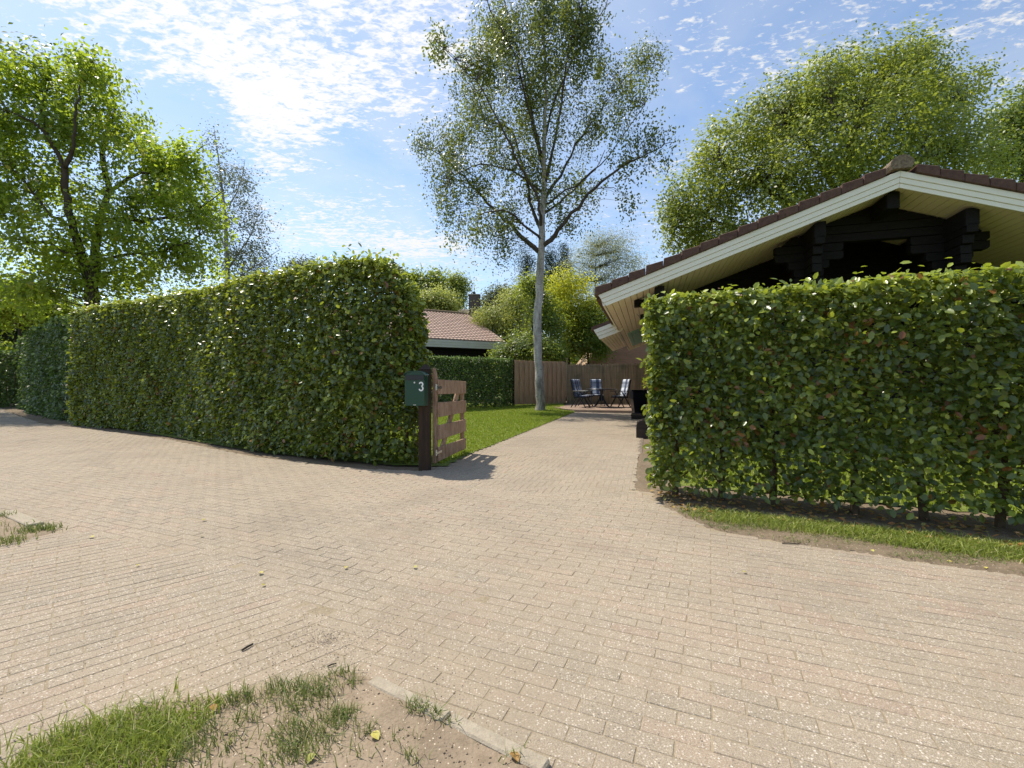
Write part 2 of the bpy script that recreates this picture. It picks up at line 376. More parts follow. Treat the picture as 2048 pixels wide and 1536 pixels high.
def brickwall(name, c1, c2, mortar, sx=4.6, rot=0.0):
    m, t, b = material(name)
    g = pos(t); mp = t.node('ShaderNodeMapping'); t.l.new(g, mp.inputs[0]); mp.inputs['Rotation'].default_value = (0, 0, rot)
    sep = t.node('ShaderNodeSeparateXYZ'); t.l.new(mp.outputs[0], sep.inputs[0])
    c = t.node('ShaderNodeCombineXYZ'); t.l.new(sep.outputs[0], c.inputs[0]); t.l.new(sep.outputs[2], c.inputs[1])
    br = t.node('ShaderNodeTexBrick'); t.l.new(c.outputs[0], br.inputs[0])
    br.inputs['Color1'].default_value = (*c1, 1); br.inputs['Color2'].default_value = (*c2, 1); br.inputs['Mortar'].default_value = (*mortar, 1)
    br.inputs['Scale'].default_value = 1.0; br.inputs['Brick Width'].default_value = 0.22; br.inputs['Row Height'].default_value = 0.0635; br.inputs['Mortar Size'].default_value = 0.006
    t.l.new(br.outputs[0], b.inputs['Base Color']); b.inputs['Roughness'].default_value = 0.9
    bp = t.node('ShaderNodeBump'); bp.inputs['Strength'].default_value = 0.5; bp.inputs['Distance'].default_value = 0.01; bp.invert = True
    t.l.new(br.outputs[1], bp.inputs['Height']); t.l.new(bp.outputs[0], b.inputs['Normal'])
    return m
M_brick = brickwall('red brickwork', (0.42, 0.20, 0.13), (0.34, 0.16, 0.10), (0.30, 0.25, 0.2))
M_chimney = brickwall('dark brickwork', (0.16, 0.11, 0.09), (0.12, 0.085, 0.07), (0.2, 0.18, 0.15))

def cushion_mat():
    m, t, b = material('checked cushion cloth')
    p = objc(t); sep = t.node('ShaderNodeSeparateXYZ'); t.l.new(p, sep.inputs[0])
    def band(s, f, w): return t.mapr(t.math('FRACT', t.math('MULTIPLY', s, f)), w, w + 0.05)
    cx = band(sep.outputs[0], 3.3, 0.55); cz = band(t.math('ADD', sep.outputs[2], sep.outputs[1]), 2.6, 0.55)
    c = t.mix(cx, (0.68, 0.72, 0.78), (0.10, 0.12, 0.19)); c = t.mix(t.math('MULTIPLY', cz, 0.6), c, (0.06, 0.08, 0.15))
    t.l.new(c, b.inputs['Base Color']); b.inputs['Roughness'].default_value = 0.9
    return m
M_cushion = cushion_mat()

def reed_mat():
    m, t, b = material('reed stalks')
    p = pos(t)
    n = t.noise(t.scalevec(p, (60, 60, 1.2)), 1.0, 4, 0.7); n2 = t.noise(p, 1.5, 4, 0.6)
    c = t.mix(t.mapr(n, 0.35, 0.65), (0.13, 0.095, 0.055), (0.42, 0.32, 0.20)); c = t.mix(t.mapr(n2, 0.5, 0.65, 0, 0.5), c, (0.10, 0.11, 0.06))
    t.l.new(c, b.inputs['Base Color']); b.inputs['Roughness'].default_value = 0.85
    return m
M_reed = reed_mat()

# ------------------------------------------------------------------ vegetation tools
LEAF = (np.array([(0, 0, 0), (0.32, 0.29, 0.05), (0.72, 0.25, 0.03), (1, 0, -0.08), (0.72, -0.25, 0.03), (0.32, -0.29, 0.05), (0.5, 0, -0.03)]),
        [np.array([(0, 6, 2, 1), (6, 3, 2, 2)])[:1], np.array([(0, 5, 4, 6)]), np.array([(6, 3, 2), (6, 4, 3)])])
DIAM = (np.array([(0, 0, 0), (0.5, 0.32, 0.05), (1, 0, -0.06), (0.5, -0.32, 0.05)]), [np.array([(0, 3, 2, 1)])])
LONG = (np.array([(0, 0, 0), (0.45, 0.13, 0.03), (1, 0, -0.12), (0.45, -0.13, 0.03)]), [np.array([(0, 3, 2, 1)])])

def frames(N, droop=0.0):
    n = len(N)
    N = N / np.maximum(np.linalg.norm(N, axis=1, keepdims=True), 1e-6)
    T = rng.normal(size=(n, 3)); T[:, 2] -= droop
    T -= (T * N).sum(1, keepdims=True) * N
    T /= np.maximum(np.linalg.norm(T, axis=1, keepdims=True), 1e-6)
    return T, np.cross(N, T), N

def leaf_mesh(name, P, N, size, mat, base=DIAM, droop=0.0, tint=None, ret=False):
    T, B, N = frames(N, droop)
    n = len(P); bv, bf = base; k = len(bv)
    size = np.broadcast_to(size, (n,))
    V = P[:, None, :] + size[:, None, None] * (bv[None, :, 0:1] * T[:, None, :] + bv[None, :, 1:2] * B[:, None, :] + bv[None, :, 2:3] * N[:, None, :])
    if tint is None: tint = rng.random(n)
    off = (np.arange(n) * k)[:, None, None]
    fs = [(f[None] + off).reshape(-1, f.shape[1]) for f in bf]
    me = np_mesh(name, V.reshape(-1, 3), fs, mat, np.repeat(tint, k), smooth=True)
    return (me, T, B, N) if ret else me

class Path:
    def __init__(s, pts):
        s.p = np.array(pts, float); d = np.linalg.norm(np.diff(s.p[:, :2], axis=0), axis=1); s.s = np.concatenate([[0], np.cumsum(d)]); s.L = s.s[-1]
    def at(s, t):
        return np.stack([np.interp(t, s.s, s.p[:, i]) for i in range(s.p.shape[1])], -1)
    def nrm(s, t):
        e = 0.15; d = s.at(np.minimum(t + e, s.L))[..., :2] - s.at(np.maximum(t - e, 0))[..., :2]
        d /= np.linalg.norm(d, axis=-1, keepdims=True)
        return np.stack([d[..., 1], -d[..., 0]], -1), d

def wob(a, b, seed, s=1.0):
    return (np.sin(a * 1.7 * s + seed) * np.cos(b * 2.1 * s + seed * 2) + 0.6 * np.sin(a * 4.3 * s + b * 3.1 + seed * 3) + 0.4 * np.cos(a * 9.1 * s - b * 7.3 + seed)) / 2

def hedge(name, label, path, thick, n, lsize, mat, seed=1.0, gap=0.0, endgap=0.0, singles=0, base_z=0.0, bottom=0.12, bump=0.06, shoots=0.03, leaf=LEAF, group=None, topshoot=0.14, stem_gap=0.35, interior=0.55):
    """path rows: x, y, height of the front base line (front on the right of travel); hedge lies behind it"""
    pa = Path(path); root = empty(name, (pa.p[0, 0], pa.p[0, 1], base_z)); tag(root, label, 'hedge', group)
    org = np.array([pa.p[0, 0], pa.p[0, 1], base_z])
    L = pa.L; Hm = pa.p[:, 2].mean()
    wts = np.array([L * Hm * 1.9, L * Hm * 0.45, L * thick * 1.5, thick * Hm * 2.2, thick * Hm * 1.2, L * Hm * interior]); wts /= wts.sum()
    kind = rng.choice(6, n, p=wts)
    t = rng.random(n) * L; q = rng.random(n); w = rng.random(n)
    t = np.where(kind == 3, L - np.abs(rng.normal(0, 0.06, n)), np.where(kind == 4, np.abs(rng.normal(0, 0.06, n)), t))
    t = np.clip(t, 0, L)
    H = pa.at(t)[:, 2]
    nr, d = pa.nrm(t)
    depth = np.where(kind == 0, np.abs(rng.normal(0, 0.09, n)), np.where(kind == 1, thick - np.abs(rng.normal(0, 0.08, n)), w * thick))
    z = bottom + q * (H - bottom)
    z = np.where(kind == 2, H - np.abs(rng.normal(0, 0.05, n)), z)
    b = bump * wob(t, z, seed) + 0.045 * np.sin(t * 19 + z * 7 + seed) * np.sin(z * 23 - t * 5) + 0.03 * np.sin(t * 41 - z * 13) * np.cos(z * 37 + t * 11) ; bt = 0.035 * wob(t * 1.3, depth * 3, seed + 4)
    z = np.where(kind == 2, z + bt, np.minimum(z, H))
    depth = depth + b
    # rounded top edge
    top = np.clip((z - (H - 0.16)) / 0.16, 0, 1)
    depth = np.where((kind == 0), depth + 0.07 * top ** 2, depth)
    depth = np.where((kind == 1), depth - 0.07 * top ** 2, depth)
    # shoots stand proud
    sh = (rng.random(n) < shoots); z = np.where(sh & (kind == 2), z + np.abs(rng.normal(0, topshoot, n)), z)
    depth = np.where(sh & (kind == 0), depth - np.abs(rng.normal(0, 0.06, n)), depth)
    pxy = pa.at(t)[:, :2] - nr * depth[:, None] + d * np.where(kind == 3, b + 0.02, np.where(kind == 4, -b - 0.02, 0))[:, None]
    P = np.stack([pxy[:, 0], pxy[:, 1], z], -1)
    # thinner at the foot
    clump = 0.5 + 0.5 * np.sin(t * 7.3 + seed) * np.cos(z * 9 + t * 3.1)
    keep = np.ones(n, bool)
    if gap: keep &= ~((z < gap) & (rng.random(n) < 0.72 * (1 - z / gap) ** 0.45 * (0.45 + 0.75 * clump)))
    if endgap: keep &= ~((z < 0.9) & (t > L - endgap) & (rng.random(n) < 0.72 * (0.5 + 0.7 * clump)))
    out3 = np.concatenate([nr, np.zeros((n, 1))], 1); d3 = np.concatenate([d, np.zeros((n, 1))], 1)
    N = np.where((kind == 1)[:, None], -out3, np.where((kind == 3)[:, None], d3, np.where((kind == 4)[:, None], -d3, out3)))
    N = N * 0.75 + np.array([0, 0, 0.65]); N = np.where((kind == 2)[:, None], np.array([0, 0, 1.0]) + out3 * 0.2, N)
    N = N + rng.normal(0, 0.62, (n, 3))
    tint = np.clip(0.48 + 0.17 * wob(t * 2, z * 2, seed + 9) + rng.normal(0, 0.24, n) + 0.30 * (kind == 2) + 0.18 * np.clip((z - H + 0.4) / 0.4, 0, 1), 0, 0.95)  # leaves near the top lightened: sunlit crest put into the tint
    brown = rng.random(n) < np.where(wob(t * 1.9, z * 2.2, seed + 2) > 0.42, 0.13, 0.012)
    tint = np.where(brown, 0.97 + 0.03 * rng.random(n), tint)
    P, N, tint, kind = P[keep], N[keep], tint[keep], kind[keep]
    size = lsize * (0.62 + 0.6 * rng.random(len(P)))
    P = P + np.array([0, 0, base_z]) - org
    if singles:
        Pw = P + org
        ins = (np.abs(Pw[:, 0] / Pw[:, 1]) < 1.12) & (Pw[:, 1] > 0.5)
        dist = np.linalg.norm(Pw - np.array([0, 0, EYE]), axis=1) - 0.12 * rng.random(len(P)) + 100 * (~ins) + 100 * (kind == 5) + 100 * (kind == 1)
        frontness = dist - 0.5 * size / lsize
        idx = np.argsort(frontness)[:singles]
        sel = np.zeros(len(P), bool); sel[idx] = True
        bank = []
        for j in range(8):
            bank.append(np_mesh('leaf', leaf[0], leaf[1], mat, np.full(len(leaf[0]), [0.2, 0.35, 0.45, 0.55, 0.65, 0.8, 0.9, 0.98][j])))
        T, B, NN = frames(N[sel], 0.3)
        for i, (p_, t_, b_, n_, s_, ti) in enumerate(zip(P[sel], T, B, NN, size[sel], tint[sel])):
            o = bpy.data.objects.new('leaf', bank[int(np.argmin(np.abs(np.array([0.2, 0.35, 0.45, 0.55, 0.65, 0.8, 0.9, 0.98]) - ti)))])
            M = Matrix([[t_[0] * s_, b_[0] * s_, n_[0] * s_, p_[0]], [t_[1] * s_, b_[1] * s_, n_[1] * s_, p_[1]], [t_[2] * s_, b_[2] * s_, n_[2] * s_, p_[2]], [0, 0, 0, 1]])
            o.matrix_basis = M; o.parent = root; COL.objects.link(o)
        P, N, size, tint = P[~sel], N[~sel], size[~sel], tint[~sel]
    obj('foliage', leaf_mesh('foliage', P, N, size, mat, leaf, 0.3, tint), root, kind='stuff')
    # stems: a row of small trunks with side shoots
    k = int(L / stem_gap)
    for i in range(k):
        s_ = (i + 0.5 + rng.uniform(-0.2, 0.2)) * L / k
        c = pa.at(s_); nn, dd = pa.nrm(s_)
        x, y = c[0] - nn[0] * thick / 2 - org[0], c[1] - nn[1] * thick / 2 - org[1]
        m = MB(); hh = c[2] * 0.93
        pts = [(x + rng.normal(0, 0.02) * j, y + rng.normal(0, 0.02) * j, hh * j / 4) for j in range(5)]
        pts[0] = (x, y, -0.05)
        m.tube(pts, [0.035, 0.03, 0.022, 0.014, 0.006], 5)
        for j in range(9):
            zz = 0.15 + (hh - 0.25) * j / 9; a = rng.uniform(0, 6.28); ln = rng.uniform(0.2, thick * 0.62)
            m.tube([(x, y, zz), (x + math.cos(a) * ln * .6, y + math.sin(a) * ln * .6, zz + 0.1), (x + math.cos(a) * ln, y + math.sin(a) * ln, zz + 0.28)], [0.010, 0.006, 0.003], 3, cap=False)
        m.build('stem', M_twig, root)
    return root

def tree(name, label, Z, trunk, limbs, blobs, ncl, per, lsize, sig, mat, bark=None, leaf=DIAM, cat='tree', group=None,
         shell=0.5, droop=0.4, squash=1.0, up=0.5, twig_r=0.012, trunk_k=10, ground=0.2, dz_blob=1.0, limb_parts=True, bark2=None):
    """trunk: [(px,py,radius_m[,dz])]; limbs: lists of the same; blobs: (px,py,rx_px,ry_px,dz,weight) at depth Z"""
    bark = bark or M_bark
    def P3(e): return PT(e[0], e[1], Z + (e[3] if len(e) > 3 else 0.0))
    b0 = P3(trunk[0]); base = Vector((b0.x, b0.y, ground))
    root = empty(name, base); tag(root, label, cat, group)
    tp = [P3(e) - base for e in trunk]; tp[0].z = -0.1
    rad = [e[2] for e in trunk]
    def refine(pts, rr, k=4, jit=0.02):
        a = np.array([tuple(p) for p in pts]); n = len(a); tt = np.linspace(0, n - 1, (n - 1) * k + 1)
        o = np.zeros((len(tt), 3))
        for i, u in enumerate(tt):
            j = min(int(u), n - 2); f = u - j
            p0, p1, p2, p3 = a[max(j - 1, 0)], a[j], a[j + 1], a[min(j + 2, n - 1)]
            o[i] = 0.5 * ((2 * p1) + (-p0 + p2) * f + (2 * p0 - 5 * p1 + 4 * p2 - p3) * f * f + (-p0 + 3 * p1 - 3 * p2 + p3) * f ** 3)
        o[1:-1] += rng.normal(0, jit, (len(tt) - 2, 3))
        r = np.interp(tt, range(n), rr) * (1 + rng.normal(0, 0.04, len(tt)))
        return o, r
    tpt, tr = refine(tp, rad, 4, rad[0] * 0.06)
    tr[0] *= 1.25
    m = MB(); m.tube([tuple(p) for p in tpt], list(tr), trunk_k)
    m.build('trunk', bark, root, smooth=True)
    skel = [tpt[len(tpt) // 2:]]
    allm = MB()
    for lb in limbs:
        pts = [P3(e) - base for e in lb]; o, r = refine(pts, [e[2] for e in lb], 4, 0.03)
        skel.append(o[1:])
        mm = MB() if limb_parts else allm
        mm.tube([tuple(p) for p in o], list(np.maximum(r, 0.004)), 6)
        if limb_parts: mm.build('branch', bark2 or bark, root, smooth=True)
    SK = np.concatenate(skel)
    w = np.array([b[5] for b in blobs], float); w /= w.sum()
    bi = rng.choice(len(blobs), ncl, p=w)
    C = np.zeros((ncl, 3)); OUT = np.zeros((ncl, 3))
    for i, j in enumerate(bi):
        px, py, rx, ry, dz, _ = blobs[j]
        d = rng.normal(size=3); d /= np.linalg.norm(d)
        r = rng.random() ** shell * rng.lognormal(0, 0.13)
        c = PT(px, py, Z + dz) - base; sx = rx * (Z + dz) / F; sz = ry * (Z + dz) / F
        C[i] = np.array(c) + d * r * np.array([sx, sx * dz_blob, sz]); OUT[i] = d
    # twigs from the skeleton to each spray
    for i in range(ncl):
        dd = np.linalg.norm((SK - C[i]) * np.array([1, 1, 1.2]) + np.array([0, 0, 0.0]), axis=1)
        dd = dd + 0.8 * np.maximum(SK[:, 2] - C[i][2], 0)
        s = SK[int(np.argmin(dd))]
        mid = (s + C[i]) / 2 + np.array([0, 0, 0.12 * np.linalg.norm(C[i] - s)]) + rng.normal(0, 0.06, 3)
        ln = np.linalg.norm(C[i] - s)
        allm.tube([s, mid, C[i]], [twig_r * (0.6 + 0.28 * min(ln, 4)), twig_r * (0.4 + 0.12 * min(ln, 4)), twig_r * 0.25], 3, cap=False)
    allm.build('twigs', bark2 or bark, root, kind='stuff')
    cnt = np.maximum((per * rng.lognormal(0, 0.45, ncl)).astype(int), 3)
    idx = np.repeat(np.arange(ncl), cnt); n = len(idx)
    sg = sig * rng.uniform(0.6, 1.35, ncl)
    off = rng.normal(0, 1, (n, 3)) * sg[idx][:, None] * np.array([1, 1, squash])
    P = C[idx] + off; P[:, 2] -= droop * sg[idx] * rng.random(n)
    CN = OUT + rng.normal(0, 0.45, (ncl, 3)) + np.array([0, 0, up])
    N = CN[idx] + rng.normal(0, 0.42, (n, 3))
    clt = rng.normal(0, 0.13, ncl)
    tint = np.clip(0.5 + clt[idx] + rng.normal(0, 0.2, n), 0, 1)
    ps = P + np.array(base); ps = ps[:, 2] > 0.3
    P, N, tint = P[ps], N[ps], tint[ps]
    obj('crown', leaf_mesh('crown', P, N, lsize * rng.uniform(0.65, 1.25, len(P)), mat, leaf, droop, tint), root, kind='stuff')
    return root

def inpoly(P, poly):
    x, y = P[..., 0], P[..., 1]; c = np.zeros(x.shape, bool); n = len(poly); j = n - 1
    for i in range(n):
        xi, yi = poly[i]; xj, yj = poly[j]
        cc = ((yi > y) != (yj > y)) & (x < (xj - xi) * (y - yi) / (yj - yi + 1e-12) + xi); c ^= cc; j = i
    return c

def grid_sheet(name, x0, x1, y0, y1, st, zf, mat, keep=None, **tags):
    xs = np.arange(x0, x1 + st / 2, st); ys = np.arange(y0, y1 + st / 2, st)
    X, Y = np.meshgrid(xs, ys); Zv = zf(X, Y)
    V = np.stack([X, Y, Zv], -1).reshape(-1, 3); nx = len(xs)
    i, j = np.meshgrid(np.arange(nx - 1), np.arange(len(ys) - 1)); a = (j * nx + i).ravel()
    Fq = np.stack([a, a + 1, a + nx + 1, a + nx], -1)
    if keep is not None:
        cx = (V[Fq[:, 0]] + V[Fq[:, 2]]) / 2; Fq = Fq[keep(cx)]
    me = np_mesh(name, V, [Fq], mat, smooth=True)
    return obj(name, me, **tags)

def blades(name, P, h, mat, lean=0.5, w=0.006, parent=None, **tags):
    n = len(P); a = rng.random(n) * 6.283; hh = h * (0.5 + 0.8 * rng.random(n)); b = rng.random(n) * 6.283
    side = np.stack([np.cos(a), np.sin(a), np.zeros(n)], -1) * (w * (0.6 + 0.8 * rng.random(n)))[:, None]
    ln = np.stack([np.cos(b), np.sin(b), np.zeros(n)], -1) * (hh * lean * rng.random(n))[:, None]
    up = np.array([0, 0, 1.0]) * hh[:, None]
    V = np.stack([P - side, P + side, P + ln * 0.4 + up * 0.6 + side * 0.7, P + ln * 0.4 + up * 0.6 - side * 0.7, P + ln * 1.2 + up * 0.95], 1)
    off = (np.arange(n) * 5)[:, None]
    q = np.array([[0, 1, 2, 3]]) + off; t3 = np.array([[3, 2, 4]]) + off
    tint = np.clip(rng.normal(0.5, 0.26, n), 0, 1)
    return obj(name, np_mesh(name, V.reshape(-1, 3), [q, t3], mat, np.repeat(tint, 5)), parent, **tags)

# ------------------------------------------------------------------ ground, road, lawn
# outlines on the ground (metres), read at real distances
north = [(-40, 31), (-21.5, 19.0), (-13.0, 12.55), (-7.0, 9.2), (-3.85, 6.92), (-1.95, 5.95), (-1.15, 5.85), (-0.72, 7.3)]
drive_left = [(-0.66, 7.45), (2.30, 16.9)]
patio_front = [(2.27, 16.75), (5.6, 15.85)]
drive_right = [(4.6, 16.1), (2.0, 7.2), (1.27, 4.75)]
vr = [(1600 if False else 0, 0)]
verge_edge = [G(1300, 985), G(1340, 1018), G(1400, 1047), G(1440, 1062), G(1560, 1083), G(1700, 1103), G(1800, 1117), G(2048, 1153), (9.0, 0.6)]
road_poly = north + drive_left + patio_front[1:] + drive_right + verge_edge + [(9, -4), (-16, -4), (-40, 8)]
island = [G(0, 1560), G(60, 1500), G(180, 1452), G(330, 1408), G(500, 1383), G(600, 1372), G(690, 1345), G(735, 1362), G(800, 1395), G(870, 1432), G(960, 1480), G(1060, 1536), (0.25, 0.9), (0.5, -1.5), (-3.5, -1.5)]
patch = [G(-260, 990), G(8, 1026), G(60, 1050), G(112, 1062), G(60, 1078), G(0, 1090), G(-300, 1150)]

def grow(poly, d):
    p_ = np.array(poly); c = p_.mean(0); v = p_ - c; return p_ + v / np.linalg.norm(v, axis=1, keepdims=True) * d

def bedz(X, Y):
    s = 0.5 + 0.25 * (np.sin(X * 1.9 + 1.3) * np.cos(Y * 2.3 + 0.6) + np.sin(X * 4.1 + Y * 3.3)) + 0.18 * np.sin(X * 9.3 - Y * 7.1) * np.cos(X * 5.7 + 1)
    near = np.exp(-(((X + 1.1) / 1.3) ** 2 + ((Y - 2.0) / 0.7) ** 2))
    near2 = np.exp(-(((X + 0.2) / 0.7) ** 2 + ((Y - 1.85) / 0.35) ** 2))
    return gz(Y) - 0.0024 + 0.0010 * np.clip(s - 0.35, 0, 1) + 0.0008 * near

grid_sheet('ground', -260, 260, -60, 420, 20, lambda X, Y: np.full_like(X, -0.15), M_field, kind='structure')
def inroad(c): return inpoly(c, road_poly)
def onisland(c): return inpoly(c, island) | inpoly(c, patch)
road = grid_sheet('road', -12, 8.6, 0.8, 17.2, 0.06, bedz, M_sand, keep=lambda c: inpoly(c, road_poly), kind='structure')
grid_sheet('road_far', -40, 9, -4, 31, 0.25, lambda X, Y: gz(Y) - 0.03, M_sand, keep=lambda c: inpoly(c, road_poly), kind='structure').name = 'road_bed'

def herring(x0, x1, y0, y1, ang, ox, oy, L=0.21, W=0.07):
    """90 degree herringbone bricks: centre, angle"""
    ca, sa = math.cos(ang), math.sin(ang)
    k = int(max(abs(x0), abs(x1), abs(y0), abs(y1)) * 1.6 / W) + 8
    out = []
    i = np.arange(-k, k)
    I, J = np.meshgrid(i, i)
    # unit cell: steps (W,W) and (2W... ) : horizontal brick at (I,J) shifts
    for typ in (0, 1):
        nn_ = L / W; a = I * W + J * L; b = I * W - J * L
        if typ == 0: cx, cy, an = a + L / 2, b + W / 2, 0.0
        else: cx, cy, an = a + W * (nn_ + 0.5), b + W * (1 - nn_ / 2), math.pi / 2
        # the vertical brick sits at the end of the horizontal one
        X = ox + cx * ca - cy * sa; Y = oy + cx * sa + cy * ca
        s = (X > x0) & (X < x1) & (Y > y0) & (Y < y1)
        out.append(np.stack([X[s], Y[s], np.full(s.sum(), ang + an)], -1))
    return np.concatenate(out)

def running(x0, x1, y0, y1, ang, ox, oy, L=0.21, W=0.07):
    ca, sa = math.cos(ang), math.sin(ang); k = int(40 / W)
    I, J = np.meshgrid(np.arange(-170, 170), np.arange(-420, 420))
    a = (I + 0.5 * (J % 2)) * L; b = J * W
    X = ox + a * ca - b * sa; Y = oy + a * sa + b * ca
    s = (X > x0) & (X < x1) & (Y > y0) & (Y < y1)
    return np.stack([X[s], Y[s], np.full(s.sum(), ang)], -1)

ROADANG = math.atan2(-1.26, 2.53) + R(3)
DRIVEANG = math.atan2(-0.288, 0.958)
mouth_zone = [(-1.3, 5.6), (-0.2, 4.6), (1.25, 4.25), (2.1, 7.4), (-0.7, 8.2)]
drive_zone = [(-1.0, 6.6), (2.15, 6.0), (6.2, 16.0), (2.3, 17.2), (-1.1, 7.4)]
hb = herring(-11.5, 8.5, 0.9, 12.5, DRIVEANG, 0.03, 0.05)
hb = hb[inpoly(hb, road_poly) & inpoly(hb, mouth_zone)]
mb_ = running(-11.5, 8.5, 0.9, 12.5, ROADANG, 0.03, 0.05)
branch_zone = [(-3.0, 3.3), (-1.74, 2.86), (-0.97, 2.25), (-0.55, 1.72), (-0.8, 0.5), (-7, 0.5), (-8.0, 3.0), (-4.6, 4.1)]
mb_ = mb_[inpoly(mb_, road_poly) & ~onisland(mb_) & ~inpoly(mb_, drive_zone) & ~inpoly(mb_, mouth_zone) & ~inpoly(mb_, branch_zone)]
nz = running(-11.5, 0, 0.9, 5, R(44), 0.02, 0.03); nz = nz[inpoly(nz, road_poly) & ~onisland(nz) & inpoly(nz, branch_zone)]
# cut pieces that close the seams between the bonds, bedded a little lower
def seam(B, zone, w=0.17): return B[inpoly(B, zone) & ~inpoly(B, grow(zone, -w)) & inpoly(B, road_poly) & ~onisland(B)]
full = running(-11.5, 8.5, 0.9, 12.5, ROADANG, 0.03, 0.05)
cutp = np.concatenate([seam(full, branch_zone), seam(full, mouth_zone)])
hb = np.concatenate([hb, mb_, nz])
rb = running(-2, 6, 5.5, 17.5, DRIVEANG, 0, 0)
rb = rb[inpoly(rb, road_poly) & inpoly(rb, drive_zone) & ~inpoly(rb, mouth_zone)]
lf = running(-24, -10, 8, 24, math.atan2(3.5, -5.8), 0, 0); lf = lf[inpoly(lf, road_poly) & (lf[:, 0] < -11.5)]
cutd = running(-2, 6, 5.5, 17.5, DRIVEANG, 0, 0); cutd = cutd[inpoly(cutd, drive_zone) & inpoly(cutd, mouth_zone) & ~inpoly(cutd, grow(mouth_zone, -0.17)) & inpoly(cutd, road_poly)]
cutp = np.concatenate([cutp, cutd])
bricks = np.concatenate([hb, rb, lf, cutp]); nb = len(bricks)

def brick_arrays(B, L=0.21, W=0.07, gap=0.0045, zoff=None, top=0.0, h=0.05):
    l, w = L / 2 - gap / 2, W / 2 - gap / 2; e = 0.002
    t = np.array([(-l + e, -w + e, top), (l - e, -w + e, top), (l - e, w - e, top), (-l + e, w - e, top), (-l, -w, top - e), (l, -w, top - e), (l, w, top - e), (-l, w, top - e), (-l, -w, top - h), (l, -w, top - h), (l, w, top - h), (-l, w, top - h)])
    f = np.array([(0, 1, 2, 3), (4, 5, 1, 0), (5, 6, 2, 1), (6, 7, 3, 2), (7, 4, 0, 3), (8, 9, 5, 4), (9, 10, 6, 5), (10, 11, 7, 6), (11, 8, 4, 7)])
    return t, f

def brick_field(name, B, zc, tilt, tint, mat, parent, L=0.21, W=0.07):
    t, f = brick_arrays(B, L, W); n = len(B); ca, sa = np.cos(B[:, 2]), np.sin(B[:, 2])
    X = B[:, 0:1] + t[None, :, 0] * ca[:, None] - t[None, :, 1] * sa[:, None]
    Y = B[:, 1:2] + t[None, :, 0] * sa[:, None] + t[None, :, 1] * ca[:, None]
    Zv = zc[:, None] + t[None, :, 2] + t[None, :, 0] * tilt[:, 0:1] + t[None, :, 1] * tilt[:, 1:2]
    V = np.stack([X, Y, Zv], -1).reshape(-1, 3)
    off = (np.arange(n) * 12)[:, None, None]
    return obj(name, np_mesh(name, V, [(f[None] + off).reshape(-1, 4)], mat, np.repeat(tint, 12)), parent, kind='stuff')

bz = gz(bricks[:, 1]) + rng.normal(0, 0.0005, nb) - 0.0012 * (np.arange(nb) >= nb - len(cutp))
btilt = rng.normal(0, 0.0035, (nb, 2))
blotch = wob(bricks[:, 0] * 0.5, bricks[:, 1] * 0.5, 3.0) + 0.5 * wob(bricks[:, 0] * 1.7, bricks[:, 1] * 1.9, 7.0)
btint = np.clip(0.48 + 0.24 * blotch + rng.normal(0, 0.23, nb), 0, 1)
bricks[:, :2] += rng.normal(0, 0.0009, (nb, 2)); bricks[:, 2] += rng.normal(0, 0.006, nb)
dcam = np.hypot(bricks[:, 0], bricks[:, 1]); vis = (np.abs(bricks[:, 0] / np.maximum(bricks[:, 1], 0.1)) < 1.12) & (bricks[:, 1] > 1.33)
order = np.argsort(dcam + 100 * (~vis))[:300]
sel = np.zeros(nb, bool); sel[order] = True
brick_field('paving_bricks', bricks[~sel], bz[~sel], btilt[~sel], btint[~sel], M_paver, road)
tt_, ff_ = brick_arrays(None)
bm_single = np_mesh('paving_brick', tt_, [ff_], M_paver_o)
for i in np.where(sel)[0]:
    o = bpy.data.objects.new('paving_brick', bm_single); COL.objects.link(o); o.parent = road
    o.location = (bricks[i, 0], bricks[i, 1], bz[i]); o.rotation_euler = (btilt[i, 1], -btilt[i, 0], bricks[i, 2]); o['tint'] = float(btint[i])

grid_sheet('garden_soil', -34, 3.4, 4.5, 31, 0.5, lambda X, Y: gz(Y) - 0.014, M_verge, keep=lambda c: ~inpoly(c, [(-12, 0), (-1.0, 0), (-1.0, 5.2), (-3.5, 6.2), (-7, 8.3), (-12, 11.2)]), kind='structure')

# bare soil islands
def soilz(X, Y): return 0.012 + 0.008 * np.sin(X * 7.1 + Y * 3) * np.cos(Y * 8.3) + 0.004 * np.sin(X * 23 + 2) * np.cos(Y * 29 + X * 7)
grid_sheet('soil_island', -4, 1, -1.5, 2.2, 0.02, lambda X, Y: np.where(inpoly(np.stack([X, Y], -1), island), soilz(X, Y), -0.008), M_soil, keep=lambda c: inpoly(c, grow(island, 0.05)), kind='structure')
grid_sheet('soil_patch', -8, -3.2, 2.4, 5, 0.03, lambda X, Y: np.where(inpoly(np.stack([X, Y], -1), patch), soilz(X, Y) * 0.6, -0.008), M_soil, keep=lambda c: inpoly(c, grow(patch, 0.14)), kind='structure')
# right verge
verge_poly = [(p[0] - 0.0, p[1]) for p in verge_edge] + [(12, 0.2), (12, 9), (3.0, 8.2), (2.0, 7.2), (1.27, 4.75)]
verge_wide = [(p[0] - 0.06, p[1] - 0.11) for p in verge_edge] + verge_poly[len(verge_edge):]
def vergez(X, Y):
    r = inpoly(np.stack([X, Y], -1), road_poly)
    return np.where(r, -0.016, gz(Y) + 0.008 + 0.010 * np.sin(X * 5 + Y * 3) * np.cos(Y * 6) + 0.003 * np.sin(X * 31) * np.cos(Y * 27))
grid_sheet('verge', 0.9, 12, 0.2, 9.2, 0.03, vergez, M_verge, keep=lambda c: inpoly(c, verge_wide), kind='structure')

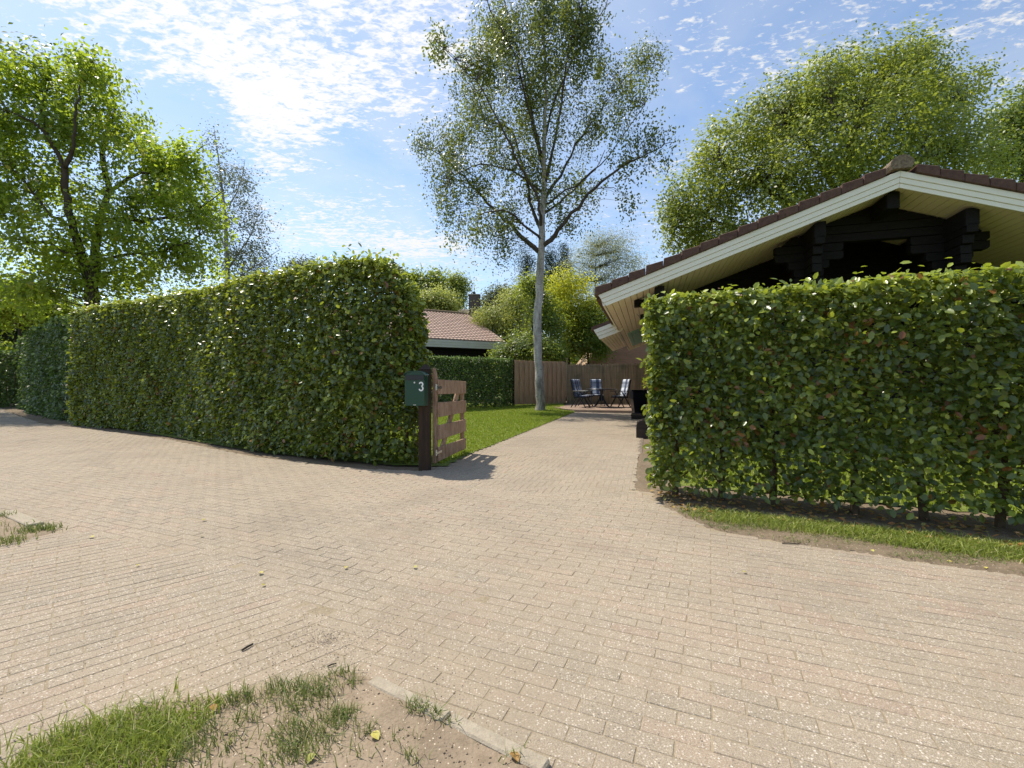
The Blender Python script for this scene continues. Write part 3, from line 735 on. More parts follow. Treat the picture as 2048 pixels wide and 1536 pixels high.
def offline(A, B, s, dist):
    A = np.array(A); B = np.array(B); d = (B - A) / np.linalg.norm(B - A); n = np.array([d[1], -d[0]]); return A + d * s + n * dist

# garden lawn on the left
def lawn_keep(c):
    return inpoly(c, [(-0.60, 7.45), (2.36, 16.85), (1.9, 18.3), (2.6, 21), (-9, 21), (-14, 14), (-7.3, 10.0), (-3.9, 7.6), (-1.6, 6.35), (-0.95, 6.3)])
grid_sheet('lawn', -14, 3, 6, 21.2, 0.06, lambda X, Y: gz(Y) + 0.012, M_turf, keep=lambda c: inpoly(c, [(-0.62, 7.45), (2.35, 16.85), (2.0, 18.3), (2.6, 21.3), (-14, 21.3), (-14, 14), (-7.3, 9.6), (-3.9, 7.3), (-1.6, 6.2), (-0.9, 6.1)]), kind='structure')
n = 150000; gp = np.stack([rng.uniform(-7, 2.6, n), 6.2 + 13.5 * rng.random(n) ** 1.25], -1)
gp = gp[lawn_keep(gp) & (gp[:, 0] > -6)]
blades('grass', np.column_stack([gp, gz(gp[:, 1]) + 0.008]), 0.045, M_grass, 0.7, 0.006, kind='stuff').name = 'lawn_grass'
# garden behind the right hedge
gh0, gh1 = np.array([1.62, 5.35]), np.array([9.0, 1.67])
back_poly = [(1.75, 4.95), (9.5, 1.2), (14, 4), (14, 9), (2.9, 9)]
grid_sheet('garden_turf', 1.5, 14, 1, 12, 0.1, lambda X, Y: gz(Y) + 0.016, M_turf, keep=lambda c: inpoly(c, back_poly), kind='structure')
n = 40000; gp = np.stack([rng.uniform(1.7, 9, n), rng.uniform(1.3, 8.6, n)], -1); gp = gp[inpoly(gp, back_poly)]
blades('garden_grass', np.column_stack([gp, gz(gp[:, 1]) + 0.02]), 0.06, M_grass, 0.6, 0.007, kind='stuff')

# verge grass: a band between hedge foot and road
def band(n, A, B, d0, d1, fade=None):
    s = rng.random(n); A = np.array(A); B = np.array(B)
    d = (B - A); L = np.linalg.norm(d); d /= L; nn = np.array([d[1], -d[0]])
    off = rng.uniform(d0, d1, n)
    return A + d * (s * L)[:, None] + nn * off[:, None], s * L, off
hA, hB = (1.25, 4.30), (6.4, 1.82)                       # foot of the right hedge, front
p, s, off = band(90000, hA, hB, -0.05, 0.75)
dens = np.clip((s - 0.30) / 0.5, 0, 1) * np.exp(-((off - (0.28 + 0.02 * s)) / (0.14 + 0.030 * s)) ** 4) * (0.7 + 0.45 * np.sin(s * 6.1 + off * 5) * np.cos(off * 17 + s * 3))
k = rng.random(len(p)) < dens * 0.8; p = p[k]
p = p[~inroad(p)]
pd, sd2, od = band(26000, hA, hB, 0.05, 0.8); kk = ~inroad(pd) & (rng.random(len(pd)) < 0.5 + 0.5 * np.sin(sd2 * 9 + od * 14)); pd = pd[kk]
blades('dry_thatch', np.column_stack([pd, np.full(len(pd), 0.010)]), 0.016, M_tuft, 3.0, 0.0022, kind='stuff')
blades('verge_grass', np.column_stack([p, np.full(len(p), 0.005)]), 0.048, M_lush, 1.2, 0.003, kind='stuff')

# island grass: lush corner at the left, scattered tufts elsewhere
def tufts(cs, sp, cnt):
    out = []
    for (x, y, r, c) in cs: out.append(np.array([x, y]) + rng.normal(0, r, (c, 2)) * np.array([1.2, 0.8]))
    return np.concatenate(out)
cs = []
for px, py, r, c in [(60, 1530, .10, 500), (120, 1510, .10, 700), (190, 1490, .09, 800), (250, 1480, .08, 800), (300, 1500, .08, 700), (200, 1530, .1, 900), (290, 1530, .08, 700), (110, 1545, .1, 600),
                     (290, 1465, .035, 150), (330, 1395, .02, 35), (370, 1382, .018, 30), (345, 1500, .03, 80), (350, 1460, .03, 70), (400, 1440, .025, 70), (430, 1415, .025, 90), (470, 1405, .02, 70),
                     (530, 1400, .03, 90), (560, 1380, .025, 80), (610, 1385, .04, 190), (640, 1400, .03, 120), (600, 1420, .03, 90), (690, 1345, .018, 60), (665, 1355, .02, 60), (705, 1375, .015, 50),
                     (680, 1440, .022, 170), (670, 1460, .025, 90), (500, 1445, .02, 40), (560, 1460, .02, 30), (590, 1480, .035, 110), (640, 1480, .03, 100), (600, 1510, .03, 120), (400, 1490, .02, 50),
                     (730, 1470, .015, 40), (840, 1425, .022, 130), (870, 1440, .012, 40), (900, 1455, .012, 25), (700, 1520, .02, 25), (830, 1530, .02, 25), (1035, 1525, .015, 30), (560, 1530, .03, 90), (800, 1490, .02, 20),
                     (950, 1440, .006, 10), (470, 1490, .03, 30)]:
    x, y = G(px, py); cs.append((x, y, r * 1.15, int(c * (0.62 if x < -0.98 else 0.9))))
p = tufts(cs, 0, 0)
lush = p[:, 0] < -0.98
ok = ~(inroad(p) & ~onisland(p) & (rng.random(len(p)) < 0.85))
blades('island_grass', np.column_stack([p[lush & ok], np.full((lush & ok).sum(), 0.005)]), 0.055, M_lush, 1.1, 0.002, kind='stuff')
blades('dry_grass', np.column_stack([p[~lush & ok], np.full((~lush & ok).sum(), 0.008)]), 0.042, M_tuft, 1.3, 0.0018, kind='stuff')
x0, y0 = G(20, 1090); c2 = []
for px, py, r, c in [(60, 1063, .05, 120), (95, 1062, .04, 110), (0, 1090, .06, 90), (20, 1083, .05, 60), (0, 1035, .05, 80), (-30, 1060, .1, 90)]:
    x, y = G(px, py); c2.append((x, y, r, c))
p = tufts(c2, 0, 0); blades('patch_grass', np.column_stack([p, np.full(len(p), 0.005)]), 0.05, M_tuft, 1.0, 0.003, kind='stuff')

# kerbs
def kerb(name, label, a, b, w, h, nseg, z=0.02):
    a = Vector((*a, 0)); b = Vector((*b, 0)); d = (b - a); L = d.length; ang = math.atan2(d.y, d.x)
    root = empty(name, a, ang); tag(root, label, 'kerb')
    for i in range(nseg):
        m = MB(); l = L / nseg; m.box(i * l + 0.004, (i + 1) * l - 0.004, -w / 2, w / 2, -0.1, z + rng.normal(0, 0.002))
        m.build('kerb_stone', M_kerb, root, bevel=0.006)
    return root
kerb('kerb', 'long weathered concrete edging strip between the soil corner and the brick paving', G(742, 1366), G(1095, 1545), 0.055, 0.1, 2, 0.019)
kerb('kerb', 'short concrete kerb slab beside the small soil patch at the far road side', G(12, 1026), G(72, 1052), 0.10, 0.1, 1, 0.02)

# terrace behind the drive
terr = empty('terrace', (2.27, 16.75, 0.0)); tag(terr, kind='structure')
tp = [(1.95, 17.35), (2.30, 16.78), (5.6, 15.87), (6.9, 20.3), (2.5, 21.0), (1.5, 19.2)]
org = Vector((2.27, 16.75, 0))
def tz(x, y): return 0.19 + 0.012 * (y - 16.5)
m = MB(); m.prism([(x, y) for x, y in tp], lambda x, y, t: (x - org.x, y - org.y, (0.0 if t == 0 else tz(x, y) - 0.012)), 0, 1)
m.build('terrace_base', M_sand, terr)
tb = running(1.5, 7, 15.6, 21.2, DRIVEANG, 2.27, 16.78); tb = tb[inpoly(tb, tp)]
tl = tb.copy(); tl[:, 0] -= org.x; tl[:, 1] -= org.y
brick_field('terrace_bricks', tl, tz(tb[:, 0], tb[:, 1]) + rng.normal(0, 0.001, len(tb)), rng.normal(0, 0.004, (len(tb), 2)), np.clip(rng.normal(0.7, 0.25, len(tb)), 0, 1), M_paver_red, terr)
fr = Vector((5.6 - 2.30, 15.87 - 16.78, 0)); nfr = int(fr.length / 0.105); fd = fr.normalized()
for i in range(nfr):
    m = MB(); c = Vector((0.03, 0.03, 0)) + fd * (i * 0.105 + 0.05); ang = math.atan2(fd.y, fd.x)
    M = Matrix.Translation(c) @ Matrix.Rotation(ang, 4, 'Z')
    m.box(-0.050, 0.050, -0.045, 0.06, 0.02, 0.178, M).build('edge_brick', M_paver_red, terr)

# ------------------------------------------------------------------ the timber house
O = Vector((1.66, 8.75, 0)); UD = Vector((0.958, -0.288, 0)); VD = Vector((0.288, 0.958, 0))
def Hp(u, z, v): return O + UD * u + VD * v + Vector((0, 0, z))      # local u, z, v
house = empty('timber_house', O); tag(house, 'black timber bungalow with cream bargeboards and a low brown tiled roof behind the right hedge', 'house')
def HL(u, z, v): p_ = Hp(u, z, v) - O; return tuple(p_)
def FZ(u): return 2.82 + 0.36 * (u if u <= 4.8 else 9.6 - u)         # top of bargeboard
SL = 0.36; CS = math.cos(math.atan(SL)); TL = 0.3335 * CS
def hprism(name, poly, v0, v1, mat, parent=house, bevel=0, **tags):
    return MB().prism(poly, HL, v0, v1).build(name, mat, parent, bevel=bevel, **tags)
def hbox(name, u0, u1, v0, v1, z0, z1, mat, parent=house, bevel=0, **tags):
    return hprism(name, [(u0, z0), (u1, z0), (u1, z1), (u0, z1)], v0, v1, mat, parent, bevel, **tags)
def mir(poly, side): return poly if side == 0 else [(9.6 - u, z) for u, z in poly][::-1]
for side in (0, 1):
    # three stepped boards of each bargeboard
    for i, (a, b, vf) in enumerate([(0.0, 0.095, -0.050), (0.098, 0.185, -0.036), (0.188, 0.262, -0.022)]):
        s0 = a * 0.55; s1 = b * 0.55
        poly = [(s0, 2.82 + SL * s0 - a), (4.799, FZ(4.8) - a), (4.799, FZ(4.8) - b), (s1, 2.82 + SL * s1 - b)]
        hprism('bargeboard', mir(poly, side), vf, 0.0 + 0.004 * i, M_white, bevel=0.003)
    # verge tiles
    for i in range(15):
        u0 = -0.06 + i * TL * 0.99; u1 = u0 + TL * 0.98
        lo, hi = 0.004, 0.135
        poly = [(u0, 2.82 + SL * u0 + lo), (u1, 2.82 + SL * u1 + lo), (u1, 2.82 + SL * u1 + hi), (u0 + 0.01, 2.82 + SL * u0 + hi + 0.04)]
        o = hprism('verge_tile', mir(poly, side), -0.085 + rng.normal(0, 0.004), 0.20, M_rooftile, bevel=0.008)
        vs = 4.1 if side == 0 else 12
    m = MB()
    for i in range(15):
        u0 = -0.06 + i * TL * 0.99; u1 = u0 + TL * 1.02
        poly = [(u0, 2.82 + SL * u0 - 0.03), (u1, 2.82 + SL * u1 - 0.03), (u1, 2.82 + SL * u1 + 0.06), (u0, 2.82 + SL * u0 + 0.085)]
        m.prism(mir(poly, side), HL, 0.202, 12)
        if i > 0:
            for j in range(39):
                vv = 0.25 + j * 0.3
                m.prism(mir([(u0, 2.82 + SL * u0 + 0.08), (u1, 2.82 + SL * u1 + 0.055), (u1, 2.82 + SL * u1 + 0.08), (u0, 2.82 + SL * u0 + 0.115)], side), HL, vv, vv + 0.11)
    m.build('roof_tiles', M_rooftile, house, kind='stuff')
    # soffit: dark backing and separate boards
    hprism('soffit_backing', mir([(0.08, 2.82 + SL * 0.08 - 0.19), (4.80, FZ(4.8) - 0.19), (4.80, FZ(4.8) - 0.06), (0.08, 2.82 + SL * .08 - 0.06)], side), 0.006, 12, M_gap)
    nbd = 40; st = (4.78 - 0.13) / nbd
    for i in range(nbd):
        u0 = 0.13 + i * st; u1 = u0 + st - 0.009
        f = lambda u, o_: (u, 2.82 + SL * u - 0.225 + o_)
        hprism('soffit_board', mir([f(u0, 0), f(u1, 0), f(u1, 0.03), f(u0, 0.03)], side), 0.008, 11.9, M_soffit)
    hprism('eave_board', mir([(0.085, 2.82 - 0.20), (0.122, 2.82 - 0.205), (0.122, 2.82 - 0.05), (0.04, 2.82 - 0.03)], side), 0.006, 11.9, M_white)
# ridge tiles
for i in range(30):
    m = MB(); v0 = -0.12 + i * 0.40; poly = []
    r = 0.135 if i else 0.145
    for k in range(11):
        a = math.pi * (k / 10); poly.append((4.8 + r * math.cos(a) * 1.1, 4.63 + r * math.sin(a)))
    poly += [(4.8 - r * 0.9, 4.56), (4.8 + r * 0.9, 4.56)]
    m.prism(poly, HL, v0, v0 + 0.41).build('ridge_tile', M_ridge, house)
# wider eave further back
WV = 4.1
for i, (a, b, vf) in enumerate([(0.0, 0.12, -0.050), (0.123, 0.225, -0.036), (0.228, 0.33, -0.022)]):
    s0 = -0.56 + a * 0.5; s1 = -0.56 + b * 0.5
    hprism('bargeboard', [(s0, 2.85 + SL * s0 - a), (0.25, 2.85 + SL * 0.25 - a), (0.25, 2.85 + SL * .25 - b), (s1, 2.85 + SL * s1 - b)], WV + vf, WV + 0.004 * i, M_white, bevel=0.003)
m = MB(); m.prism([(-0.62, 2.85 - SL * .62 + .005), (0.3, 2.85 + SL * .3 + .005), (0.3, 2.85 + SL * .3 + .09), (-.62, 2.85 - SL * .62 + 0.10)], HL, WV - 0.06, 9.4)
m.build('lower_roof_tiles', M_rooftile, house, kind='stuff')
hprism('soffit_backing', [(-0.42, 2.85 - SL * .42 - 0.22), (0.10, 2.85 + SL * 0.1 - 0.22), (0.10, 2.85 + SL * .1 - .06), (-.42, 2.85 - SL * .42 - .06)], WV + 0.006, 9.3, M_gap)
for i in range(6):
    u0 = -0.41 + i * 0.085; u1 = u0 + 0.077
    hprism('soffit_board', [(u0, 2.85 + SL * u0 - 0.285), (u1, 2.85 + SL * u1 - 0.285), (u1, 2.85 + SL * u1 - .255), (u0, 2.85 + SL * u0 - .255)], WV + 0.008, 9.3, M_soffit)
for i in range(4):  # extra boards whose teal colour paints in the green-tinted light
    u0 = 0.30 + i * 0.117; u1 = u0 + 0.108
    hprism('soffit_board', [(u0, 2.82 + SL * u0 - 0.25), (u1, 2.82 + SL * u1 - 0.25), (u1, 2.82 + SL * u1 - .228), (u0, 2.82 + SL * u0 - .228)], 5.6, 10.2, M_soffit_greenlit, label='extra rear soffit board with green-tinted light painted on in teal')
# log walls
LH = 0.15
def slope_clip(z): return (z - 2.82 + 0.235) / SL      # u where the soffit meets this height on the left slope
for i in range(int(4.2 / LH) + 1):
    z0, z1 = i * LH, (i + 1) * LH - 0.008
    ul = max(1.0, slope_clip(z1) + 0.01); ub = max(1.0, slope_clip(z0) + 0.01)
    if ul > 4.75: continue
    hprism('wall_log', [(ub, z0), (9.6 - ub, z0), (9.6 - ul, z1), (ul, z1)], 2.30, 2.46, M_black, bevel=0)
    if z1 < 2.95:
        for uu in (1.0, 8.45):
            hbox('wall_log', uu, uu + 0.15, 2.47, 11.5, z0, min(z1, 2.9), M_black)
# truss plane: logs under the ridge
for i in range(4):
    z0 = 3.69 + i * LH; z1 = z0 + LH - 0.008
    ul = max(3.3 if i == 0 else 3.6, slope_clip(z1) + 0.02); ub = max(3.3 if i == 0 else 3.6, slope_clip(z0) + 0.02)
    hprism('truss_log', [(ub, z0), (9.6 - ub, z0), (9.6 - ul, z1), (ul, z1)], 0.74, 0.90, M_black, bevel=0.006)
# purlins
for uc, zt in ((4.8, 4.30), (3.75, 3.915), (5.85, 3.915), (1.12, 2.97), (8.48, 2.97)):
    hprism('purlin', [(uc - 0.09, zt - 0.28), (uc + 0.09, zt - 0.28), (uc + 0.09, zt - (0.03 if uc > 4.8 else 0)), (uc, zt + (0.0 if uc != 4.8 else 0.0)), (uc - 0.09, zt - (0.03 if uc <= 4.8 else 0))], 0.16, 2.3, M_black, bevel=0.008)
# stepped log corbels carrying the purlins
def corbel(uc, ztop):
    steps = [(0.55, 0.30), (0.55, 0.30), (0.33, 0.42), (0.24, 0.52), (0.24, 0.52), (0.42, 0.62), (0.24, 0.62), (0.24, 0.62), (0.42, 0.7)]
    for i, (hu, hv) in enumerate(steps):
        z1 = ztop - i * LH; z0 = z1 - LH + 0.006
        t = 0.035
        hprism('corbel_log', [(uc - hu + t, z0), (uc + hu - t, z0), (uc + hu, z0 + t), (uc + hu, z1), (uc - hu, z1), (uc - hu, z0 + t)], 0.745, 0.895, M_black, bevel=0.004)
        hv0 = 0.20 + i * 0.06 if i % 3 else 0.16 + i * 0.05
        hprism('corbel_log', [(uc - 0.075, z0 - 0.003), (uc + 0.075, z0 - 0.003), (uc + 0.075, z1 - 0.006), (uc - 0.075, z1 - 0.006)], hv0, 0.742, M_black, bevel=0.006)
        hprism('corbel_log', [(uc - 0.075, z0 - 0.003), (uc + 0.075, z0 - 0.003), (uc + 0.075, z1 - 0.006), (uc - 0.075, z1 - 0.006)], 0.898, 2.298, M_black)
corbel(3.75, 3.68); corbel(5.85, 3.68)
for uc in (1.12, 8.48):
    s = 1 if uc < 4 else -1
    for i in range(14):
        z1 = 2.84 - i * LH - 0.15; z0 = z1 - LH + 0.006
        a = 0.48 if i in (0,) else (0.22 if i == 1 else (0.36 if i == 2 else 0.14)); bsd = 0.5 if i in (0, 1) else 0.3
        u0, u1 = (uc - a, uc + bsd) if s > 0 else (uc - bsd, uc + a)
        hbox('corner_log', u0, u1, 0.745, 0.895, z0 + 0.15, z1 + 0.15, M_black, bevel=0.006)
        hbox('corner_log', uc - 0.075, uc + 0.075, 0.898, 2.298, z0 + 0.147, z1 + 0.144, M_black)
        hbox('corner_log', uc - 0.075, uc + 0.075, 0.30, 0.742, z0 + 0.147, z1 + 0.144, M_black, bevel=0.006)

# ------------------------------------------------------------------ neighbour's garage and the chimney house
def pantile_slope(name, A, e, b, le, lb, rise, tw, rows, mat, parent, org):
    """wavy tiles with stepped rows on a slope: A eave corner, e along the eave, b horizontal uphill direction"""
    nc = int(le / tw); sub = 6
    s = np.arange(nc * sub + 1) * (tw / sub); V = []; Fs = []
    wave = 0.028 * np.abs(np.sin(np.pi * s / tw)) ** 0.8
    slope = rise / lb; k = len(s)
    for r in range(rows):
        for end, lift in ((0, 0.05), (1, 0.012)):
            q = (r + end * 1.04) * lb / rows
            for i in range(k):
                p_ = A + e * s[i] + b * q + Vector((0, 0, q * slope + lift + wave[i])); V.append(tuple(p_ - org))
        for i in range(k):
            q = r * lb / rows; p_ = A + e * s[i] + b * q + Vector((0, 0, q * slope)); V.append(tuple(p_ - org))
        o = r * 3 * k
        for i in range(k - 1):
            Fs.append((o + i, o + i + 1, o + k + i + 1, o + k + i)); Fs.append((o + 2 * k + i, o + 2 * k + i + 1, o + i + 1, o + i))
    me = np_mesh(name, np.array(V), [np.array(Fs)], mat)
    return obj(name, me, parent, kind='stuff')

ge = Vector((0.88, 0.475, 0)).normalized(); gb = Vector((-ge.y, ge.x, 0))
gA = Vector((-0.30, 25.0, 0)); GE = 3.43
garage = empty('garage', gA); tag(garage, 'neighbouring garage with reddish brown pantile roof above a pale grey fascia, behind the low hedge', 'garage')
LE = 9.0
def gl(s, z, q): return tuple(gA * 0 + ge * (-s) + gb * q + Vector((0, 0, z)))
pantile_slope('roof_tiles', gA - ge * LE + Vector((0, 0, GE)), ge, gb, LE, 5.4, 2.26, 0.2, 18, M_pantile, garage, gA)
for i in range(3):
    MB().prism([(0, GE - 0.02 - i * 0.125), (LE, GE - 0.02 - i * 0.125), (LE, GE - 0.14 - i * 0.125), (0.04 * i, GE - 0.14 - i * 0.125)], gl, -0.03 + 0.014 * i, 0.05).build('fascia_board', M_greypaint, garage)
MB().prism([(0, 0), (0, 0), (0, 0)], gl, 0, 0)
m = MB(); m.prism([(0, GE - 0.4), (5.4, GE + 2.26 - 0.1), (5.4 * 2, GE - 0.4)], lambda q, z, s: gl(s, z, q), 0.06, LE); m.build('roof_body', M_gap, garage)
m = MB()
for q in range(2): pass
MB().prism([(-0.02, GE + 0.0), (5.4, GE + 2.29), (5.4, GE + 2.16), (-0.02, GE - 0.12)], lambda q, z, s: gl(s, z, q), -0.03, 0.05).build('verge_board', M_gap, garage)
for i in range(24):
    m = MB(); m.tube([gl(i * 0.38, GE + 2.30, 5.4), gl(i * 0.38 + 0.39, GE + 2.30, 5.4)], [0.12, 0.11], 8); m.build('ridge_tile', M_ridge, garage)
m = MB(); m.prism([(0.6, 0.2), (LE, 0.2), (LE, GE - 0.39), (0.6, GE - 0.39)], gl, 0.7, 0.8); m.build('wall', M_black, garage)
m = MB(); m.prism([(0.75, 0.2), (10.0, 0.2), (10.0, GE - 0.39), (0.75, GE - 0.39)], lambda q, z, s: gl(s, z, q), 0.6, 0.7); m.build('wall', M_black, garage)
for i in range(16):
    m = MB(); m.prism([(0.55, 0.3 + i * 0.18), (LE, 0.3 + i * 0.18), (LE, 0.45 + i * 0.18), (0.55, 0.45 + i * 0.18)], gl, 0.66, 0.698); m.build('wall_board', M_black, garage)

cA = Vector((-4.3, 33.5, 0))
chouse = empty('house', cA); tag(chouse, 'distant house with grey brown tiled roof and brick chimney rising behind the garage', 'house')
pantile_slope('roof_tiles', cA + Vector((-6, 0, 5.2)), Vector((1, 0, 0)), Vector((0, 1, 0)), 8.2, 4.0, 2.1, 0.28, 10, M_pantile_d, chouse, cA)
m = MB(); m.box(-6, 2.0, 0.1, 8, 0, 5.25); m.build('wall', M_brick, chouse)
m = MB(); m.prism([(0, 5.15), (4, 7.2), (8, 5.15)], lambda q, z, s: (s, q, z), -6, 2.1); m.build('roof_body', M_pantile_d, chouse)
m = MB(); m.box(0.90, 1.75, 2.2, 3.0, 5.6, 8.15); ch = m.build('chimney', M_chimney, chouse)
m = MB(); m.box(0.86, 1.79, 2.16, 3.04, 8.152, 8.24); m.build('chimney_cap', M_kerb, ch, bevel=0.01)
m = MB(); m.tube([(1.3, 2.6, 8.24), (1.3, 2.6, 8.45)], 0.12, 10); m.build('chimney_pot', M_gap, ch)
m = MB(); m.tube([(1.12, 2.7, 7.8), (1.12, 2.7, 9.2)], 0.02, 6)
for z_, w_ in ((9.05, .28), (8.9, .22), (8.5, .16)): m.tube([(1.12 - w_, 2.7, z_), (1.12 + w_, 2.7, z_)], 0.012, 5)
m.build('aerial', M_blackmetal, chouse)

# brick gable and pale shed beyond the screen
bA = Vector((4.3, 26, 0))
bh = empty('brick_house', bA); tag(bh, 'red brick gable of the neighbouring building rising above the reed screen', 'building')
m = MB(); m.prism([(0, 0), (6.5, 0), (6.5, 4.6), (1.9, 4.6), (0, 2.3)], lambda x, z, y: (x, y, z), 0, 5); m.build('wall', M_brick, bh)
m = MB(); m.prism([(-0.25, 2.1), (2.0, 4.82), (2.0, 4.66), (-0.15, 2.05)], lambda x, z, y: (x, y, z), -0.08, 5.1); m.build('roof_verge', M_fence, bh)
sA = Vector((3.3, 28, 0))
sh = empty('garden_shed', sA); tag(sh, 'pale shed with horizontal cladding just visible over the fence corner', 'shed')
for i in range(17):
    hw = 1.1 if i < 9 else 1.1 - (i - 8) * 0.12
    m = MB(); m.box(-hw, hw, -0.02, 0.02, 0.25 + i * 0.15, 0.25 + i * 0.15 + 0.14); m.build('cladding_board', M_greypaint, sh)
m = MB(); m.box(-1.05, 1.05, 0.022, 2.0, 0.2, 1.6); m.build('wall', M_gap, sh)

# ------------------------------------------------------------------ fences
def board_fence():
    a = Vector((0.10, 19.1, 0.22)); b = Vector((2.45, 20.75, 0.24)); d = b - a; L = d.length; ang = math.atan2(d.y, d.x)
    root = empty('board_fence', a, ang); tag(root, 'brown vertical board fence between the low hedge and the reed screen', 'fence')
    n = 22; st = L / n
    for i in range(n):
        front = i % 2 == 0; y0 = -0.03 if front else 0.012
        m = MB(); h_ = 1.93 + rng.normal(0, 0.008)
        m.box(i * st - 0.012, (i + 1) * st + 0.012, y0, y0 + 0.018, 0.06, h_); m.build('board', M_fence, root, bevel=0.002)
    for z in (0.35, 1.0, 1.65):
        m = MB(); m.box(0, L, -0.011, 0.010, z, z + 0.07); m.build('rail', M_fence, root)
    for x in (0.0, L): m = MB(); m.box(x - 0.045, x + 0.045, 0.035, 0.12, 0, 1.98); m.build('post', M_post, root)
board_fence()
def reed_screen():
    a = Vector((2.50, 20.80, 0.24)); b = Vector((7.2, 20.1, 0.24)); d = b - a; L = d.length; ang = math.atan2(d.y, d.x)
    root = empty('reed_screen', a, ang); tag(root, 'brown reed screen on wire mesh behind the terrace furniture', 'fence')
    m = MB(); n = int(L / 0.016)
    for i in range(n):
        x = i * 0.016; h = 1.80 + rng.normal(0, 0.02); y = rng.normal(0, 0.003)
        if rng.random() < 0.03: h += 0.06
        z0 = 0.02 if rng.random() > 0.10 else 0.14
        m.add([(x - 0.0085, y, z0), (x, y - 0.007, z0), (x + 0.0085, y, z0), (x - 0.0085, y, h), (x, y - 0.007, h), (x + 0.0085, y, h)], [(0, 1, 4, 3), (1, 2, 5, 4)])
    m.build('reeds', M_reed, root, kind='stuff')
    for z in (0.12, 0.45, 0.8, 1.15, 1.42, 1.7):
        m = MB(); m.tube([(0, -0.016, z), (L, -0.016, z)], 0.003, 4); m.build('wire', M_gapw, root)
    for x in np.arange(0.05, L, 1.5): m = MB(); m.box(x - 0.03, x + 0.03, 0.02, 0.08, 0, 1.82); m.build('post', M_post, root)
    m = MB(); m.box(0, L, 0.10, 0.13, 0, 0.22); m.build('gravel_board', M_kerb, root)
reed_screen()

# ------------------------------------------------------------------ gate, post, letterbox
gN = Vector((-1.045, 6.10, 0)); gFar = Vector((-0.795, 7.40, 0)); gd = gFar - gN; gL = gd.length; gang = math.atan2(gd.y, gd.x)
gate = empty('garden_gate', gN, gang); tag(gate, 'open weathered timber gate with four wide boards and a diagonal brace, beside the green letterbox', 'gate')
# local x along the gate, local -y faces the drive (camera right)... boards on the camera side
for (z0, z1, z2, z3) in ((0.975, 1.175, 0.965, 1.16), (0.665, 0.865, 0.66, 0.85), (0.358, 0.557, 0.352, 0.545), (0.07, 0.257, 0.075, 0.24)):
    MB().prism([(0.03, z0), (gL, z2), (gL, z3), (0.03, z1)], lambda x, z, y: (x, y, z), -0.052, -0.028).build('board', M_gate, gate, bevel=0.003)
for a, b, top in ((0.0, 0.085, 1.33), (gL - 0.10, gL - 0.015, 1.12)):
    poly = [(a, 0.05), (b, 0.05), (b, top - (0.14 if a == 0 else 0)), (a, top)]
    MB().prism(poly, lambda x, z, y: (x, y, z), -0.026, 0.022).build('stile', M_gate, gate, bevel=0.003)
MB().prism([(0.09, 0.10), (0.26, 0.10), (gL - 0.12, 1.12), (gL - 0.30, 1.12)], lambda x, z, y: (x, y, z), -0.025, 0.0).build('brace', M_gate, gate, bevel=0.003)
for z in (0.18, 1.05):
    m = MB(); m.box(-0.05, 0.14, -0.062, -0.054, z, z + 0.03); m.tube([(-0.05, -0.05, z - 0.02), (-0.05, -0.05, z + 0.06)], 0.012, 8); m.build('hinge', M_steel, gate)
for (z0, z1) in ((0.975, 1.175), (0.665, 0.865), (0.358, 0.557), (0.07, 0.257)):
    for x in (0.07, gL - 0.05):
        for z in (z0 + 0.05, z1 - 0.06):
            m = MB(); m.tube([(x, -0.053, z), (x, -0.056, z)], 0.006, 6); m.build('screw', M_steel, gate)

post = empty('gate_post', (-1.135, 5.93, 0), R(12)); tag(post, 'dark stained square timber post carrying the green letterbox at the hedge end', 'post')
m = MB(); m.prism([(-0.08, -0.08), (0.08, -0.08), (0.08, 0.08), (-0.08, 0.08)], lambda x, y, z: (x, y, z), -0.1, 1.30); m.build('post_shaft', M_post, post, bevel=0.006)
m = MB(); m.add([(-0.08, -0.08, 1.302), (0.08, -0.08, 1.302), (0.08, 0.08, 1.302), (-0.08, 0.08, 1.302), (-0.0, 0.06, 1.375), (0.05, 0.06, 1.36)], [(0, 1, 5, 4), (1, 2, 5), (2, 3, 4, 5), (3, 0, 4), (0, 3, 2, 1)]); m.build('post_top', M_post, post)

mb = empty('letterbox', (-1.215, 5.68, 0.84), R(-7)); tag(mb, 'dark green letterbox with black flap and white number 3 on the gate post', 'letterbox')
W2, D2, H2 = 0.128, 0.155, 0.335
def lx(x, z, y): return (x, y, z)
MB().prism([(-W2, 0), (W2, 0), (W2, H2), (-W2, H2)], lx, -0.0, D2).build('body', M_green, mb, bevel=0.003)
arc = [(W2, H2 + 0.002), (W2, H2 + 0.045)] + [(W2 * math.cos(a) * 1.0, H2 + 0.045 + 0.052 * math.sin(a)) for a in np.linspace(0.25, math.pi - 0.25, 9)] + [(-W2, H2 + 0.045), (-W2, H2 + 0.002)]
MB().prism(arc, lx, -0.004, D2).build('hood', M_green, mb)
arcl = [(x * 1.06, z + 0.006) for x, z in arc[1:-1]]; arcl2 = [(x * 1.02, z - 0.001) for x, z in arc[1:-1]][::-1]
MB().prism(arcl + arcl2, lx, -0.022, D2 + 0.003).build('lid', M_green, mb)
MB().prism([(-W2 * 0.97, H2 - 0.012), (W2 * 0.97, H2 - 0.012), (W2 * 0.97, H2 + 0.048), (-W2 * 0.97, H2 + 0.048)], lx, -0.014, -0.005).build('flap', M_blackmetal, mb, bevel=0.002)
m = MB(); m.tube([(0.0, -0.002, H2 - 0.045), (0.0, -0.010, H2 - 0.045)], 0.011, 12); m.tube([(0.0, -0.010, H2 - 0.045), (0.0, -0.012, H2 - 0.045)], 0.004, 8); m.build('lock', M_steel, mb)
